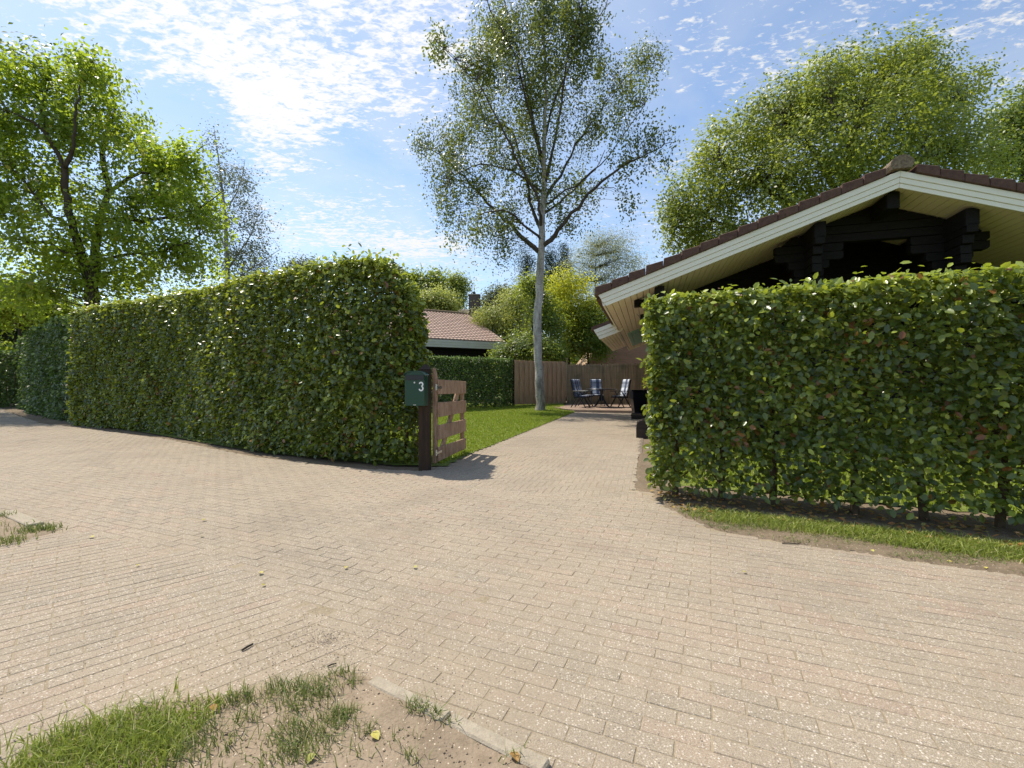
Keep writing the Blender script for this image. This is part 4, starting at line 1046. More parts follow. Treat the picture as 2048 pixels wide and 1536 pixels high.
m = MB(); m.box(-0.018, 0.018, -0.003, -0.0005, 0.008, 0.015); m.build('maker_plate', M_steel, mb)
# numeral 3 drawn as a bent stroke with thickness
cx, cz, r1 = 0.083, 0.243, 0.026
pts = []
for a in np.linspace(R(165), R(-80), 12): pts.append((cx + 0.022 * math.cos(a), cz + 0.025 + 0.024 * math.sin(a)))
low = []
for a in np.linspace(R(80), R(-165), 12): low.append((cx + 0.024 * math.cos(a), cz - 0.025 + 0.027 * math.sin(a)))
m = MB()
for stroke in (pts, low):
    P_ = [Vector((x, 0, z)) for x, z in stroke]; hw = 0.0085; n_ = len(P_)
    for i in range(n_ - 1):
        d0 = (P_[min(i + 1, n_ - 1)] - P_[max(i - 1, 0)]).normalized(); d1 = (P_[min(i + 2, n_ - 1)] - P_[i]).normalized()
        a0 = Vector((-d0.z, 0, d0.x)) * hw; a1 = Vector((-d1.z, 0, d1.x)) * hw
        y0, y1 = -0.0035, -0.0008
        q = [P_[i] - a0, P_[i + 1] - a1, P_[i + 1] + a1, P_[i] + a0]
        m.add([(v.x, y0, v.z) for v in q] + [(v.x, y1, v.z) for v in q], [(0, 1, 2, 3), (4, 7, 6, 5), (0, 4, 5, 1), (3, 2, 6, 7)])
m.build('number', M_numeral, mb)

# ------------------------------------------------------------------ terrace furniture
def slab(m, x0, x1, y0, y1, z0, z1): m.box(x0, x1, y0, y1, z0, z1); return m
def make_chair():
    root = empty('garden_chair')
    # local: faces +y; seat height .42; back reclined
    for sx in (-1, 1):
        m = MB(); x = sx * 0.26
        m.prism([(0.26, 0.0), (0.30, 0.0), (-0.08, 0.60), (-0.13, 0.60)], lambda y, z, xx: (xx, y, z), x - 0.014, x + 0.014); m.build('leg', M_plastic, root)
        m = MB(); m.prism([(-0.36, 0.0), (-0.32, 0.0), (0.10, 0.62), (0.05, 0.62)], lambda y, z, xx: (xx, y, z), x - sx * 0.032 - 0.014, x - sx * 0.032 + 0.014); m.build('leg', M_plastic, root)
        m = MB(); m.prism([(-0.24, 0.625), (0.27, 0.625), (0.29, 0.645), (0.27, 0.66), (-0.24, 0.66)], lambda y, z, xx: (xx, y, z), x - 0.03, x + 0.03); m.build('armrest', M_plastic, root, bevel=0.005)
    m = MB()
    for i in range(6): m.box(-0.23, 0.23, -0.20 + i * 0.078, -0.20 + i * 0.078 + 0.062, 0.40, 0.42)
    m.box(-0.245, -0.232, -0.22, 0.27, 0.375, 0.42); m.box(0.232, 0.245, -0.22, 0.27, 0.375, 0.42); m.build('seat', M_plastic, root)
    m = MB()
    for sx in (-1, 1): m.prism([(-0.20, 0.36), (-0.165, 0.36), (-0.33, 1.09), (-0.365, 1.09)], lambda y, z, xx: (xx, y, z), sx * 0.225 - 0.015, sx * 0.225 + 0.015)
    for i in range(7):
        z = 0.48 + i * 0.095; y = -0.20 - (z - 0.42) * 0.235
        m.box(-0.21, 0.21, y - 0.01, y + 0.01, z, z + 0.06)
    m.build('backrest', M_plastic, root)
    m = MB()
    for i in range(2): m.box(-0.225, 0.225, -0.16 + i * 0.21, 0.045 + i * 0.21, 0.423, 0.475)
    for i in range(4):
        z0 = 0.46 + i * 0.165; z1 = z0 + 0.162; y0 = -0.175 - (z0 - 0.42) * 0.235; y1 = -0.175 - (z1 - 0.42) * 0.235
        m.prism([(y0, z0), (y0 + 0.055, z0 + 0.01), (y1 + 0.055, z1 - 0.005), (y1, z1)], lambda y, z, xx: (xx, y, z), -0.225, 0.225)
    m.build('cushion', M_cushion, root, bevel=0.012)
    return root
def copy_tree(o, parent=None):
    c = o.copy(); COL.objects.link(c); c.parent = parent
    for ch in list(o.children): copy_tree(ch, c)
    return c
proto = make_chair()
TX, TY = 3.60, 18.3
spots = [((2.74, 18.05), -118, 'checked cushioned garden chair at the left of the table, nearest the fence'),
         ((3.02, 18.85), -112, 'checked cushioned garden chair second from the left, partly behind its neighbour'),
         ((3.62, 19.35), 180, 'checked cushioned garden chair behind the table against the reed screen'),
         ((4.32, 18.2), 112, 'checked cushioned garden chair at the right of the table, seen from its side')]
for i, ((x, y), a, lab) in enumerate(spots):
    o = proto if i == 0 else copy_tree(proto)
    o.location = (x, y, float(tz(x, y)) + 0.003); o.rotation_euler = (0, 0, R(a))
    o.name = 'garden_chair'; tag(o, lab, 'chair', 'garden chairs round the terrace table')
tb_ = empty('garden_table', (TX, TY, float(tz(TX, TY)) + 0.003)); tag(tb_, 'dark round garden table on curved legs on the terrace', 'table')
m = MB(); m.prism([(0.60 * math.cos(a), 0.60 * math.sin(a)) for a in np.linspace(0, 2 * math.pi, 32, endpoint=False)], lambda x, y, z: (x, y, z), 0.705, 0.735); m.build('tabletop', M_plastic, tb_, bevel=0.006)
m = MB(); m.tube([(0, 0, 0.25), (0, 0, 0.5), (0, 0, 0.704)], [0.07, 0.05, 0.09], 12); m.build('pedestal', M_plastic, tb_)
for k in range(4):
    a = k * math.pi / 2 + 0.6; c_, s_ = math.cos(a), math.sin(a)
    m = MB(); m.tube([(0.03 * c_, 0.03 * s_, 0.48), (0.12 * c_, 0.12 * s_, 0.30), (0.26 * c_, 0.26 * s_, 0.12), (0.42 * c_, 0.42 * s_, 0.015)], [0.03, 0.035, 0.032, 0.022], 8); m.build('leg', M_plastic, tb_)

# dark planters and step by the house corner
M_dkwood = simple('dark brown painted wood', (0.022, 0.016, 0.013), (0.05, 0.036, 0.028), 9, 0.6, bump=0.2)
pl = empty('wooden_trough', (2.55, 9.35, 0.015), math.atan2(-0.288, 0.958)); tag(pl, 'low dark brown timber trough with rounded end beside the hedge corner', 'planter')
for k, (z0, z1) in enumerate(((0.0, 0.20), (0.205, 0.37))):
    poly = [(0, z0), (0.7, z0), (0.7, z1), (0.0, z1)] if k == 0 else [(0, z0), (0.7, z0), (0.7, z1), (0.12, z1), (0.05, z1 - 0.03), (0.01, z1 - 0.09)]
    for yy in (0.0, 0.32): MB().prism(poly, lambda x, z, y: (x, y, z), yy, yy + 0.04).build('side_board', M_dkwood, pl, bevel=0.004)
    MB().prism([(0.042, z0), (0.318, z0), (0.318, z1 - 0.05), (0.042, z1 - 0.05)], lambda y, z, x: (x, y, z), 0.015, 0.05).build('end_board', M_dkwood, pl)
MB().box(0.052, 0.65, 0.045, 0.315, 0.02, 0.26).build('earth', M_darksoil, pl)
st_ = empty('wooden_step', (3.58, 13.75, 0.068), math.atan2(-0.288, 0.958)); tag(st_, 'low dark slatted wooden step at the house side near the terrace', 'step')
for i in range(9): MB().box(0, 1.1, i * 0.125, i * 0.125 + 0.115, 0.10, 0.125).build('slat', M_dkwood, st_, bevel=0.003)
MB().box(0.02, 1.08, 0.005, 0.045, 0, 0.097).build('riser', M_dkwood, st_); MB().box(0.02, 0.06, 0.05, 1.1, 0, 0.097).build('side_board', M_dkwood, st_)
tp_ = empty('tall_planter', (4.28, 15.4, 0.087)); tag(tp_, 'tall dark tapered planter with a flat rim, half hidden by the right hedge', 'planter')
MB().add([(-.16, -.16, 0), (.16, -.16, 0), (.16, .16, 0), (-.16, .16, 0), (-.25, -.25, .55), (.25, -.25, .55), (.25, .25, .55), (-.25, .25, .55), (-.25, -.25, .80), (.25, -.25, .80), (.25, .25, .80), (-.25, .25, .80)],
         [(3, 2, 1, 0), (0, 1, 5, 4), (1, 2, 6, 5), (2, 3, 7, 6), (3, 0, 4, 7), (4, 5, 9, 8), (5, 6, 10, 9), (6, 7, 11, 10), (7, 4, 8, 11), (8, 9, 10, 11)]).build('pot', M_blackmetal, tp_, bevel=0.01)
MB().box(-.30, .30, -.30, .30, .803, .85).build('rim', M_blackmetal, tp_, bevel=0.008)

# ------------------------------------------------------------------ hedges
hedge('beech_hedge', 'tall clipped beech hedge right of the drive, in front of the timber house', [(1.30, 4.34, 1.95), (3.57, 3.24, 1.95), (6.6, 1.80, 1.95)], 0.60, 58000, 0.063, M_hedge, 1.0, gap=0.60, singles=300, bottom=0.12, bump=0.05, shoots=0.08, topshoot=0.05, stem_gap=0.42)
lh = [(-11.8, 12.15, 3.12), (-7.2, 9.75, 3.06), (-4.6, 7.75, 2.92), (-3.0, 6.75, 2.90), (-2.35, 6.38, 2.90), (-1.85, 6.24, 2.86), (-1.60, 6.21, 2.72), (-1.38, 6.20, 2.35)]
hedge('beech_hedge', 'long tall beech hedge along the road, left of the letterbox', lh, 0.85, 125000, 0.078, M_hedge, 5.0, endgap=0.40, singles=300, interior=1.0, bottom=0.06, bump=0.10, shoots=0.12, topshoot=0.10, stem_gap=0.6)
hedge('clipped_hedge', 'dense dark clipped hedge beyond the far end of the long beech hedge', [(-20.5, 18.9, 2.95), (-16.4, 15.6, 3.05), (-12.0, 12.5, 3.12)], 1.2, 26000, 0.12, M_hedge_dark, 3.0, bottom=0.03, bump=0.14, shoots=0.05, leaf=DIAM, stem_gap=1.5)
hedge('clipped_hedge', 'bright topped lower hedge at the far left end of the road', [(-31, 26.5, 2.35), (-20.9, 18.3, 2.45)], 1.3, 14000, 0.16, M_hedge_dark, 8.0, bottom=0.03, bump=0.14, shoots=0.05, leaf=DIAM, stem_gap=2)
hedge('clipped_hedge', 'square cut dark garden hedge behind the lawn, below the garage roof', [(-6.5, 14.8, 1.98), (0.02, 18.75, 1.98)], 0.8, 34000, 0.085, M_hedge_dark, 6.0, bottom=0.02, bump=0.03, shoots=0.03, leaf=DIAM, stem_gap=0.9, base_z=0.2, topshoot=0.04)

# ------------------------------------------------------------------ trees
# the birch on the lawn
birch_limbs = [
    [(1082, 498, .10), (1108, 470, .085, -.2), (1145, 428, .07, -.6), (1190, 375, .05, -1.0), (1245, 335, .035, -1.3), (1310, 300, .018, -1.5), (1345, 285, .008, -1.6)],
    [(1080, 505, .10), (1050, 478, .085, .3), (1010, 440, .065, .7), (965, 395, .045, 1.2), (915, 340, .03, 1.5), (865, 300, .018, 1.6), (825, 290, .008, 1.7)],
    [(1083, 470, .08), (1060, 400, .06, .5), (1045, 330, .05, .9), (1022, 262, .035, 1.2), (975, 240, .02, 1.4), (925, 190, .01, 1.6)],
    [(1084, 455, .07), (1075, 400, .05, -.6), (1040, 330, .04, -1.2), (1000, 250, .03, -1.6), (950, 160, .015, -1.9), (870, 80, .008, -2)],
    [(1087, 400, .07), (1120, 350, .05, .5), (1165, 270, .04, .9), (1215, 205, .025, 1.2), (1270, 135, .015, 1.5), (1320, 105, .007, 1.7)],
    [(1088, 370, .07), (1110, 280, .05, -.4), (1125, 180, .04, -.7), (1140, 90, .03, -1), (1165, 0, .02, -1.2), (1190, -70, .01, -1.3)],
    [(1088, 340, .06), (1065, 250, .05, .3), (1048, 150, .04, .6), (1020, 50, .03, .9), (1000, -50, .015, 1.2)],
    [(1088, 320, .06), (1055, 210, .045, -.5), (1030, 110, .03, -.9), (980, 20, .02, -1.2), (955, -40, .01, -1.5)],
    [(1089, 280, .05), (1120, 170, .04, .3), (1175, 70, .025, .8), (1215, 0, .015, 1.2)],
    [(1084, 430, .05), (1130, 395, .04, 1.0), (1180, 350, .03, 1.6), (1210, 300, .015, 2.0)],
    [(1082, 480, .05), (1050, 450, .04, -1.0), (1005, 420, .03, -1.6), (960, 430, .015, -2.0)],
    [(1087, 390, .05), (1040, 350, .035, .2), (960, 330, .025, .2), (900, 360, .012, .2)],
    [(1086, 410, .045), (1150, 370, .03, .1), (1220, 310, .02, .2), (1290, 210, .01, .1)],
]
birch_blobs = [(1090, 30, 120, 120, 0, 13), (1000, 60, 70, 90, .8, 6), (1165, 60, 60, 80, -.6, 5), (1200, 130, 50, 40, .6, 2.2), (960, 130, 70, 60, -1, 5), (880, 75, 45, 22, -1.8, 1.2),
               (1060, 190, 130, 90, 0, 13), (960, 240, 80, 70, 1, 6), (900, 290, 60, 50, 1.4, 3.5), (850, 290, 38, 25, 1.7, 1.6), (1290, 125, 42, 35, 1.6, 1.8), (1320, 115, 20, 15, 1.7, .4), (1245, 180, 60, 40, 1.2, 2.5),
               (1190, 250, 70, 50, .5, 3.2), (1270, 200, 35, 30, .6, 1.2), (1300, 280, 55, 28, -1.5, 2.2), (1255, 320, 50, 28, -1.2, 1.4), (1260, 390, 18, 35, -1.2, .7), (1060, 320, 120, 80, 0, 9), (960, 360, 90, 60, .8, 6), (900, 420, 45, 45, .6, 2.6),
               (945, 460, 45, 40, -1.8, 2.2), (1010, 440, 60, 45, -.6, 3.2), (1160, 370, 60, 60, .9, 3.0), (1130, 440, 45, 35, .3, 1.8), (1080, 400, 70, 60, .5, 3), (1010, 500, 20, 28, .4, .6), (890, 350, 45, 40, 1.0, 1.8), (1100, 110, 120, 90, 0, 8), (1090, -80, 110, 70, 0, 6)]
tree('birch_tree', 'tall slender birch with pale grey trunk standing on the lawn edge', 17.2,
     [(1081, 818, .205), (1080, 780, .17), (1077, 720, .158), (1074, 650, .152), (1078, 590, .15), (1081, 520, .14), (1084, 450, .12), (1087, 380, .10), (1088, 300, .08), (1091, 200, .06), (1088, 80, .04), (1085, -60, .015)],
     birch_limbs, birch_blobs, 1180, 44, 0.10, 0.19, M_birch, M_birchbark, bark2=M_bark, droop=1.2, squash=1.7, up=0.1, ground=0.13, trunk_k=14, shell=0.6)

# walnut on the left
wl = [
    [(178, 560, .17), (160, 500, .15), (140, 440, .13, -.4), (130, 380, .12, -.6), (128, 330, .11, -.8)],
    [(128, 335, .09, -.8), (105, 290, .07, -1), (75, 250, .05, -1.3), (40, 235, .03, -1.5), (0, 200, .015, -1.6)],
    [(130, 335, .09, -.8), (148, 290, .06, -1), (150, 240, .045, -1.2), (160, 180, .03, -1.3), (190, 110, .012, -1.4)],
    [(105, 292, .06, -1), (85, 220, .045, -.5), (100, 160, .03, -.2), (90, 100, .015, 0)],
    [(196, 560, .18), (188, 500, .15, .3), (205, 430, .13, .7), (215, 370, .11, 1), (205, 290, .08, 1.2), (230, 220, .05, 1.4), (215, 150, .02, 1.6)],
    [(212, 390, .09, .9), (260, 355, .07, .6), (310, 345, .05, .4), (360, 325, .03, .2), (410, 290, .012, 0)],
    [(205, 440, .09, .6), (270, 440, .07, .4), (340, 435, .055, .2), (400, 415, .03, 0), (450, 380, .012, -.2)],
    [(145, 450, .07, -.4), (90, 420, .05, -.8), (40, 350, .03, -1.2), (-10, 320, .015, -1.6)],
    [(200, 520, .07, .2), (260, 510, .05, 0), (330, 500, .03, -.3), (400, 470, .012, -.5)],
    [(165, 520, .07, -.2), (100, 490, .05, -.5), (40, 480, .03, -1), (-20, 460, .015, -1.2)],
]
wb = [(60, 150, 100, 80, -.5, 7), (190, 130, 45, 45, -1, 2.2), (150, 180, 90, 70, 0, 6), (30, 260, 90, 90, -1, 7), (150, 270, 90, 80, 0, 7), (240, 250, 60, 70, 1, 4), (320, 320, 60, 45, .3, 4), (390, 330, 50, 40, 0, 3), (300, 400, 90, 50, .3, 6),
      (400, 420, 60, 60, -.2, 5), (100, 370, 110, 60, 0, 6), (10, 400, 60, 70, -1, 4), (220, 460, 120, 60, 0, 8), (360, 500, 80, 50, 0, 5), (100, 500, 110, 60, 0, 6), (250, 550, 120, 50, 0.4, 6), (60, 570, 90, 50, -1, 4), (-60, 250, 80, 150, -1, 8), (-60, 480, 60, 90, 0, 5), (350, 380, 50, 35, 1, 2)]
tree('walnut_tree', 'large spreading walnut tree with forked dark trunk behind the left hedge', 17.5,
     [(185, 800, .30), (186, 700, .26), (185, 620, .24), (183, 560, .20), (190, 530, .16)], wl, [(a_, b_, c_ * 0.92, d_ * 0.88, e_, f_) for a_, b_, c_, d_, e_, f_ in wb], 900, 40, 0.165, 0.29, M_walnut, leaf=DIAM, droop=0.6, up=0.45, ground=0.1, shell=0.55)

# greyish birch far behind the walnut
tree('birch_tree', 'thin grey green birch showing behind the walnut tree', 34,
     [(455, 700, .2), (455, 560, .16), (450, 440, .11), (440, 340, .06), (428, 255, .015)],
     [[(454, 540, .08), (500, 470, .04, .5), (525, 400, .01, 1)], [(453, 500, .08), (420, 420, .04, -.5), (410, 340, .01, -1)], [(455, 570, .08), (515, 530, .04), (560, 500, .01)], [(449, 430, .05), (480, 370, .03), (490, 320, .01)]],
     [(430, 290, 20, 45, 0, 1), (445, 360, 45, 45, 0, 3), (485, 360, 30, 40, .5, 1.6), (440, 440, 50, 50, 0, 3), (500, 430, 40, 50, 0, 2.6), (510, 500, 50, 45, 0, 3), (460, 520, 60, 50, 0, 3.5), (540, 530, 28, 25, 0, 1), (500, 555, 60, 30, 0, 2)],
     330, 30, 0.15, 0.42, M_grey, M_birchbark, droop=0.8, ground=0.2, limb_parts=False, twig_r=0.02)

# the big tree behind the timber house
ob = [(1720, 165, 125, 68, 0, 9), (1800, 150, 85, 60, .5, 6), (1620, 200, 95, 75, -.5, 7), (1560, 240, 100, 80, 0, 7), (1460, 310, 90, 70, 0, 6), (1400, 380, 70, 70, 0, 5), (1375, 450, 60, 60, 0, 4), (1520, 400, 120, 70, -1, 8), (1650, 300, 130, 90, -2, 9),
      (1800, 240, 120, 80, -1.5, 8), (1890, 190, 65, 62, 1, 5), (1890, 280, 75, 65, 0, 5), (1440, 480, 90, 40, 0, 4), (1600, 350, 120, 60, -1, 5), (1760, 330, 110, 60, -1, 5), (1350, 400, 30, 60, 0, 1.4), (1900, 330, 100, 40, 0, 3)]
tree('oak_tree', 'broad dense light green tree rising behind the timber house roof', 22,
     [(1690, 800, .45), (1690, 650, .40), (1680, 520, .36), (1690, 420, .30), (1700, 330, .2), (1720, 220, .1)],
     [[(1682, 500, .2), (1600, 430, .15, -.5), (1520, 370, .1, -1), (1440, 320, .05, -1)], [(1684, 540, .18), (1560, 500, .12), (1450, 450, .08), (1380, 420, .03)], [(1690, 430, .2), (1640, 320, .12, -1), (1580, 230, .06, -1)],
      [(1695, 380, .18), (1760, 280, .12), (1800, 190, .06), (1810, 120, .02)], [(1690, 450, .2), (1800, 360, .13, -.5), (1880, 280, .08), (1930, 200, .03)], [(1690, 420, .15), (1700, 300, .1, -2), (1660, 200, .05, -2)]],
     [(a_, b_, c_ * 0.86, d_ * 0.84, e_, f_) for a_, b_, c_, d_, e_, f_ in ob], 1500, 44, 0.155, 0.34, M_oak, leaf=DIAM, droop=0.35, ground=0.2, shell=0.22, limb_parts=True)
tree('oak_tree', 'darker green tree entering at the right edge behind the roof', 27,
     [(2060, 760, .3), (2060, 560, .25), (2050, 400, .15), (2040, 300, .06)], [[(2055, 500, .12), (2000, 400, .06), (1980, 300, .02)], [(2055, 450, .12), (2110, 350, .06), (2120, 260, .02)]],
     [(2030, 230, 50, 50, 0, 4), (2070, 290, 90, 90, 0, 7), (2000, 310, 50, 60, 0, 4), (2100, 200, 60, 60, 0, 3), (1990, 400, 60, 60, 0, 3)], 330, 50, 0.18, 0.45, M_shrub, ground=0.2, limb_parts=False)

# background planting in the middle
def bush(name, label, Z, blobs, ncl, per, ls, sig, mat, leaf=DIAM, cat='shrub', px=None, **kw):
    bx = px or blobs[0][0]; zb = HZ + (EYE - 0.25) * F / Z
    ty = min(b[1] for b in blobs)
    return tree(name, label, Z, [(bx, zb, .10), (bx + 3, (zb * 2 + ty) / 3, .08), (bx, (zb + 2 * ty) / 3, .05), (bx + 2, ty + 5, .015)], [], blobs, ncl, per, ls, sig, mat, leaf=leaf, cat=cat, ground=0.25, limb_parts=False, **kw)
bush('conifer_tree', 'narrow dark green conifer standing behind the birch trunk', 31, [(1052, 520, 16, 35, 0, 2), (1052, 580, 22, 50, 0, 4), (1055, 640, 24, 40, 0, 3)], 160, 60, 0.16, 0.30, M_conifer, LONG, 'tree', droop=.6)
bush('conifer_tree', 'dark pointed conifer just right of the birch trunk', 38, [(1100, 510, 10, 22, 0, 1), (1098, 550, 25, 35, 0, 4), (1100, 600, 34, 45, 0, 5)], 150, 60, 0.2, 0.34, M_conifer, LONG, 'tree', droop=.6)
bush('conifer_tree', 'brownish green conifer top beside the pale willow', 40, [(1126, 505, 8, 18, 0, 1), (1128, 540, 18, 30, 0, 3), (1130, 590, 24, 40, 0, 3)], 110, 50, 0.2, 0.32, M_conifer, LONG, 'tree', droop=.6)
bush('willow_tree', 'pale grey green willow beyond the garden, left of the tiled roof', 36, [(1190, 495, 40, 28, 0, 3), (1230, 490, 40, 25, 0, 3), (1170, 540, 45, 40, 0, 4), (1230, 545, 50, 45, 0, 4), (1270, 520, 25, 20, 0, 1), (1200, 600, 60, 40, 0, 4)], 420, 40, 0.17, 0.45, M_pale, LONG, 'tree', droop=1.0, shell=.45)
bush('shrub', 'bright yellow green shrub right of the birch trunk', 25, [(1135, 570, 45, 28, 0, 4), (1180, 620, 40, 35, 0, 4), (1125, 620, 45, 40, 0, 4), (1160, 660, 50, 35, 0, 4), (1200, 640, 22, 25, 0, 1.5)], 340, 55, 0.11, 0.26, M_yellow, shell=.4)
bush('bamboo_clump', 'arching pale green bamboo clump beside the garage roof', 28, [(1040, 600, 38, 36, 0, 3), (1000, 640, 48, 30, 0, 4), (975, 630, 24, 16, 0, 1.3), (1030, 665, 45, 30, 0, 3)], 330, 60, 0.17, 0.26, M_bamboo, LONG, 'bamboo', droop=1.3, shell=.45)
bush('shrub', 'fresh green leafy shrub behind the birch trunk above the fence', 23, [(1065, 570, 30, 28, 0, 2), (1085, 620, 34, 40, 0, 3), (1105, 660, 30, 34, 0, 2), (1045, 690, 34, 28, 0, 2)], 220, 50, 0.12, 0.26, M_shrub)
bush('shrub', 'dark glossy shrub leaning over the board fence', 21.8, [(1005, 712, 22, 22, 0, 2), (1050, 698, 30, 20, 0, 3), (1095, 700, 36, 22, 0, 3), (1120, 712, 18, 12, 0, 1)], 200, 50, 0.10, 0.2, M_shrub)
bush('small_tree', 'small shady tree above the reed screen beside the brick gable', 24.5, [(1175, 640, 40, 30, 0, 3), (1165, 685, 36, 30, 0, 3), (1200, 690, 20, 20, 0, 2), (1140, 680, 20, 20, 0, 1)], 240, 50, 0.11, 0.25, M_shrub, cat='tree')
bush('tree', 'mid green trees behind the chimney house, left part', 45, [(830, 560, 22, 18, 0, 3), (870, 565, 26, 24, 0, 4), (850, 590, 40, 25, 0, 4)], 150, 45, 0.24, 0.42, M_shrub, cat='tree').name = 'maple_tree'
bush('tree', 'bushy green tree just left of the chimney', 44, [(915, 570, 22, 22, 0, 4), (905, 600, 26, 24, 0, 4)], 110, 45, 0.22, 0.4, M_oak, cat='tree').name = 'maple_tree'
bush('shrub', 'pale yellowish shrub above the garage ridge', 31, [(880, 600, 32, 22, 0, 3), (850, 605, 20, 18, 0, 1.5), (895, 615, 20, 14, 0, 1)], 150, 45, 0.14, 0.28, M_bamboo)
bush('shrub', 'olive shrubs seen between chimney and birch trunk', 36, [(985, 605, 28, 18, 0, 3), (1010, 590, 25, 20, 0, 2)], 130, 40, 0.17, 0.35, M_grey)
bush('shrub', 'low yellow green tree under the walnut at the far left', 21, [(40, 600, 70, 40, 0, 4), (-30, 600, 60, 50, 0, 4), (110, 620, 50, 30, 0, 2)], 280, 60, 0.15, 0.3, M_walnut)
bush('conifer_tree', 'dark evergreen mass behind the far left hedge', 27, [(30, 640, 60, 30, 0, 4), (-40, 640, 60, 40, 0, 4), (90, 650, 40, 24, 0, 2)], 240, 60, 0.2, 0.35, M_conifer, cat='tree')
bush('shrub', 'brownish shrub tops above the middle of the long hedge', 26, [(600, 545, 30, 22, 0, 3), (640, 548, 25, 18, 0, 2), (680, 545, 18, 18, 0, 1)], 130, 45, 0.14, 0.28, M_grey, px=620)
# far woods that close the horizon
n = 34000
az = rng.uniform(-1.25, 1.25, n); dist = rng.uniform(70, 95, n); X = np.tan(az * 0.72) * dist; hh = 7.0 + 4.0 * (X < -55) + 1.6 * np.sin(X * 0.21) + 1.1 * np.sin(X * 0.53 + 1)
Zz = hh * rng.random(n) ** 0.6
Pn = np.stack([X, dist, Zz], -1)
obj('far_woods', leaf_mesh('far_woods', Pn, rng.normal(0, 1, (n, 3)) + np.array([0, -0.3, 0.5]), rng.uniform(0.9, 1.7, n), M_shrub, DIAM), kind='stuff')

# ------------------------------------------------------------------ small things on the ground
M_stick = simple('charred twig', (0.012, 0.010, 0.009), (0.03, 0.025, 0.02), 30, 0.8, bump=0.2)
def stick(label, px, py, L, r, ang):
    x, y = G(px, py); m = MB()
    ca, sa = math.cos(ang), math.sin(ang)
    m.tube([(-L / 2 * ca, -L / 2 * sa, 0), (-L * .1 * ca + .002, -L * .1 * sa, .003), (L / 2 * ca, L / 2 * sa, 0.001)], [r, r * 1.1, r * .8], 6)
    o = m.build('twig', M_stick); o.location = (x, y, r + 0.002); tag(o, label, 'twig'); return o
stick('short thick black twig lying on the paving left of centre', 495, 1297, 0.05, 0.0042, R(66))
stick('thin black twig beside the tip of the soil corner', 664, 1332, 0.034, 0.0026, R(35))
stick('brown dry twig at the road edge of the right verge', 1580, 1089, 0.10, 0.004, R(-12))
M_fl = leafmat('fallen leaf', [(0, (0.55, 0.47, 0.12)), (0.5, (0.42, 0.42, 0.13)), (1, (0.35, 0.16, 0.06))], (0.5, 0.4, 0.1), 0.2, 0.6, 0.2)
fl = [(1010, 948, 0.9), (413, 1041, .1), (405, 1075, .1), (525, 1150, .1), (523, 1175, .2), (691, 1140, .1), (834, 1138, .4), (1485, 1147, .1), (1547, 1058, .2), (1565, 1040, .3), (1625, 1084, .9), (1650, 1088, .4), (1905, 1127, .1), (1972, 1141, .1),
      (745, 1477, .15), (632, 1523, .5), (275, 1135, .1), (1740, 1103, .3), (425, 1422, .95), (180, 1076, .1), (1022, 1518, .9), (1290, 948, .9), (1425, 1036, .2), (190, 880, .4)]
FL_LABELS = ['brown leaf on the paving just in front of the gate shadow', 'pale yellow leaf on open paving below the long hedge, beside the soil patch side', 'yellow leaf just nearer than the pale one on the left open paving',
 'yellow leaf on mid left paving, farther of a close pair', 'yellow leaf on mid left paving, nearer of a close pair', 'pale leaf on the paving above the tip of the soil corner', 'greenish yellow leaf in the very middle of the paving',
 'yellow leaf on the paving a step out from the right verge', 'yellow leaf on the verge grass edge under the right hedge, farther of two', 'orange yellow leaf on the verge close under the right hedge, nearest its end',
 'brown leaf beside the dry twig at the verge edge', 'greenish leaf on the soil rim right of the dry twig', 'yellow leaf on the verge soil at the right, left of two', 'yellow leaf on the verge soil at the far right edge',
 'bright yellow leaf on the bare soil corner near the grass tufts', 'large pale green leaf on the bare soil at the bottom of the picture', 'yellow leaf on the left paving nearest the short kerb slab', 'orange leaf on the verge edge midway along the right hedge',
 'brown curled leaf among the grass tufts of the soil corner', 'pale leaf on the far left paving beside the soil patch', 'brown leaf at the near end of the long concrete edging', 'brown leaf at the drive edge by the end of the right hedge',
 'yellow leaf on the soil where the verge grass begins', 'greenish leaf on the shaded road edge under the long hedge']
for i, (px, py, ti) in enumerate(fl):
    x, y = G(px, py)
    me = np_mesh('fallen_leaf', LEAF[0] * 0.034 * (0.7 + 0.5 * rng.random()) * np.array([1, 1.25, 2]), LEAF[1], M_fl, np.full(len(LEAF[0]), ti))
    o = obj('fallen_leaf', me); o.location = (x, y, 0.012 if not onisland(np.array([[x, y]]))[0] else 0.022); o.rotation_euler = (rng.normal(0, .15), rng.normal(0, .15), rng.uniform(0, 6.28))
    tag(o, FL_LABELS[i], 'leaf', 'single leaves fallen on the ground')
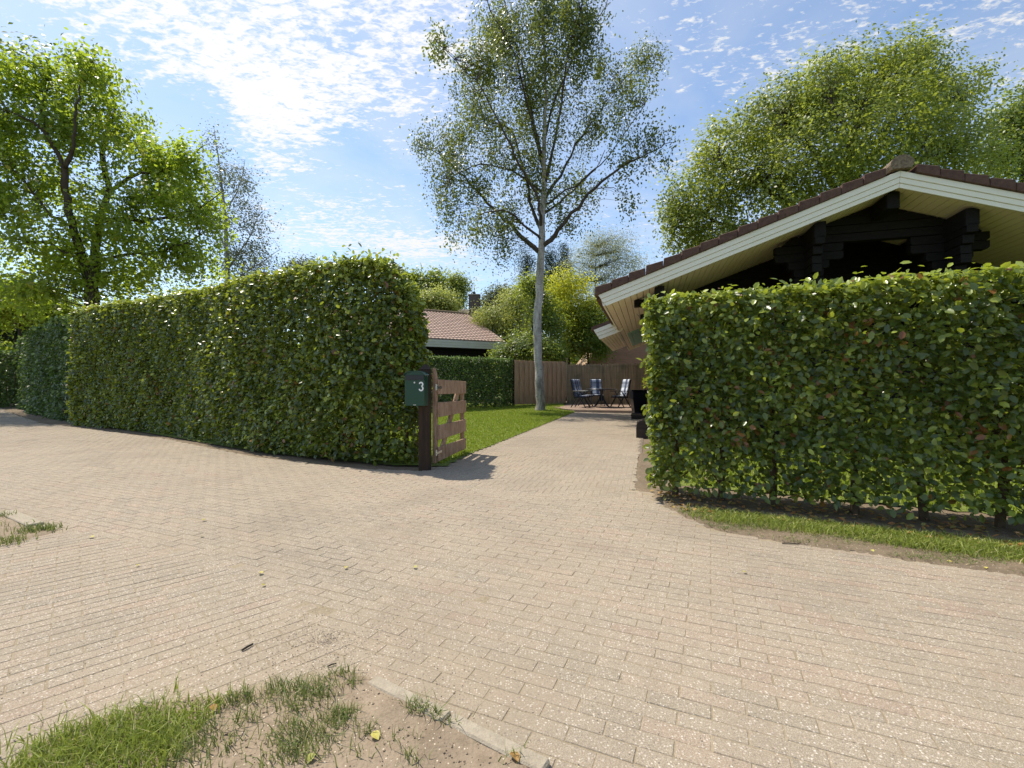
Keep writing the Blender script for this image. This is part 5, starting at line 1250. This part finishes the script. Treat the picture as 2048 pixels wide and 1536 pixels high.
# leaf litter under the right hedge
n = 900; p, s, off = band(n, hA, hB, -0.45, 0.25); p = p[~inroad(p)]
P3_ = np.column_stack([p, np.full(len(p), 0.024)])
obj('leaf_litter', leaf_mesh('leaf_litter', P3_, np.array([0, 0, 1.0]) + rng.normal(0, .3, (len(p), 3)), 0.05, M_fl, LEAF, tint=np.clip(rng.normal(0.9, 0.15, len(p)), 0, 1)), kind='stuff')

# grit washed on to the paving and crumbs on the bare soil
M_grit = simple('loose grit', (0.20, 0.16, 0.12), (0.55, 0.47, 0.37), 300, 0.9, bump=0)
M_crumb = simple('soil crumbs', (0.14, 0.105, 0.075), (0.30, 0.235, 0.165), 60, 0.95, bump=0)
OCT = (np.array([(1, 0, 0), (-1, 0, 0), (0, 1, 0), (0, -1, 0), (0, 0, 0.7), (0, 0, -0.7)]) * 0.5, [np.array([(0, 2, 4), (2, 1, 4), (1, 3, 4), (3, 0, 4), (2, 0, 5), (1, 2, 5), (3, 1, 5), (0, 3, 5)])])
n = 5200; a = rng.random(n) * 6.283; r = np.abs(rng.normal(0, 1, n))
gp = np.stack([-0.8 + np.cos(a) * r * 0.75, 1.95 + np.sin(a) * r * 0.5], -1)
g2 = np.stack([rng.uniform(-3, 3.5, 2500), rng.uniform(1.3, 4.5, 2500)], -1)
gp = np.concatenate([gp, g2]); gp = gp[(gp[:, 1] > 1.2)]
on = onisland(gp); k = rng.random(len(gp)) < 0.5
sz = 0.0022 + 0.004 * rng.random(len(gp)) ** 3
q = ~on & inroad(gp)
obj('grit', leaf_mesh('grit', np.column_stack([gp[q], np.full(q.sum(), 0.0015)]), np.array([0, 0, 1.0]) + rng.normal(0, .4, (q.sum(), 3)), sz[q], M_grit, OCT), kind='stuff')
n = 9000; cp = np.stack([rng.uniform(-2.2, 0.4, n), rng.uniform(1.2, 2.0, n)], -1); cp = cp[onisland(cp)]
cl = 0.5 + 0.5 * np.sin(cp[:, 0] * 21 + cp[:, 1] * 13) * np.cos(cp[:, 1] * 27 - cp[:, 0] * 9); cp = cp[rng.random(len(cp)) < cl ** 2]
obj('soil_crumbs', leaf_mesh('soil_crumbs', np.column_stack([cp, soilz(cp[:, 0], cp[:, 1]) + 0.001]), np.array([0, 0, 1.0]) + rng.normal(0, .5, (len(cp), 3)), 0.003 + 0.009 * rng.random(len(cp)) ** 3, M_crumb, OCT), kind='stuff')
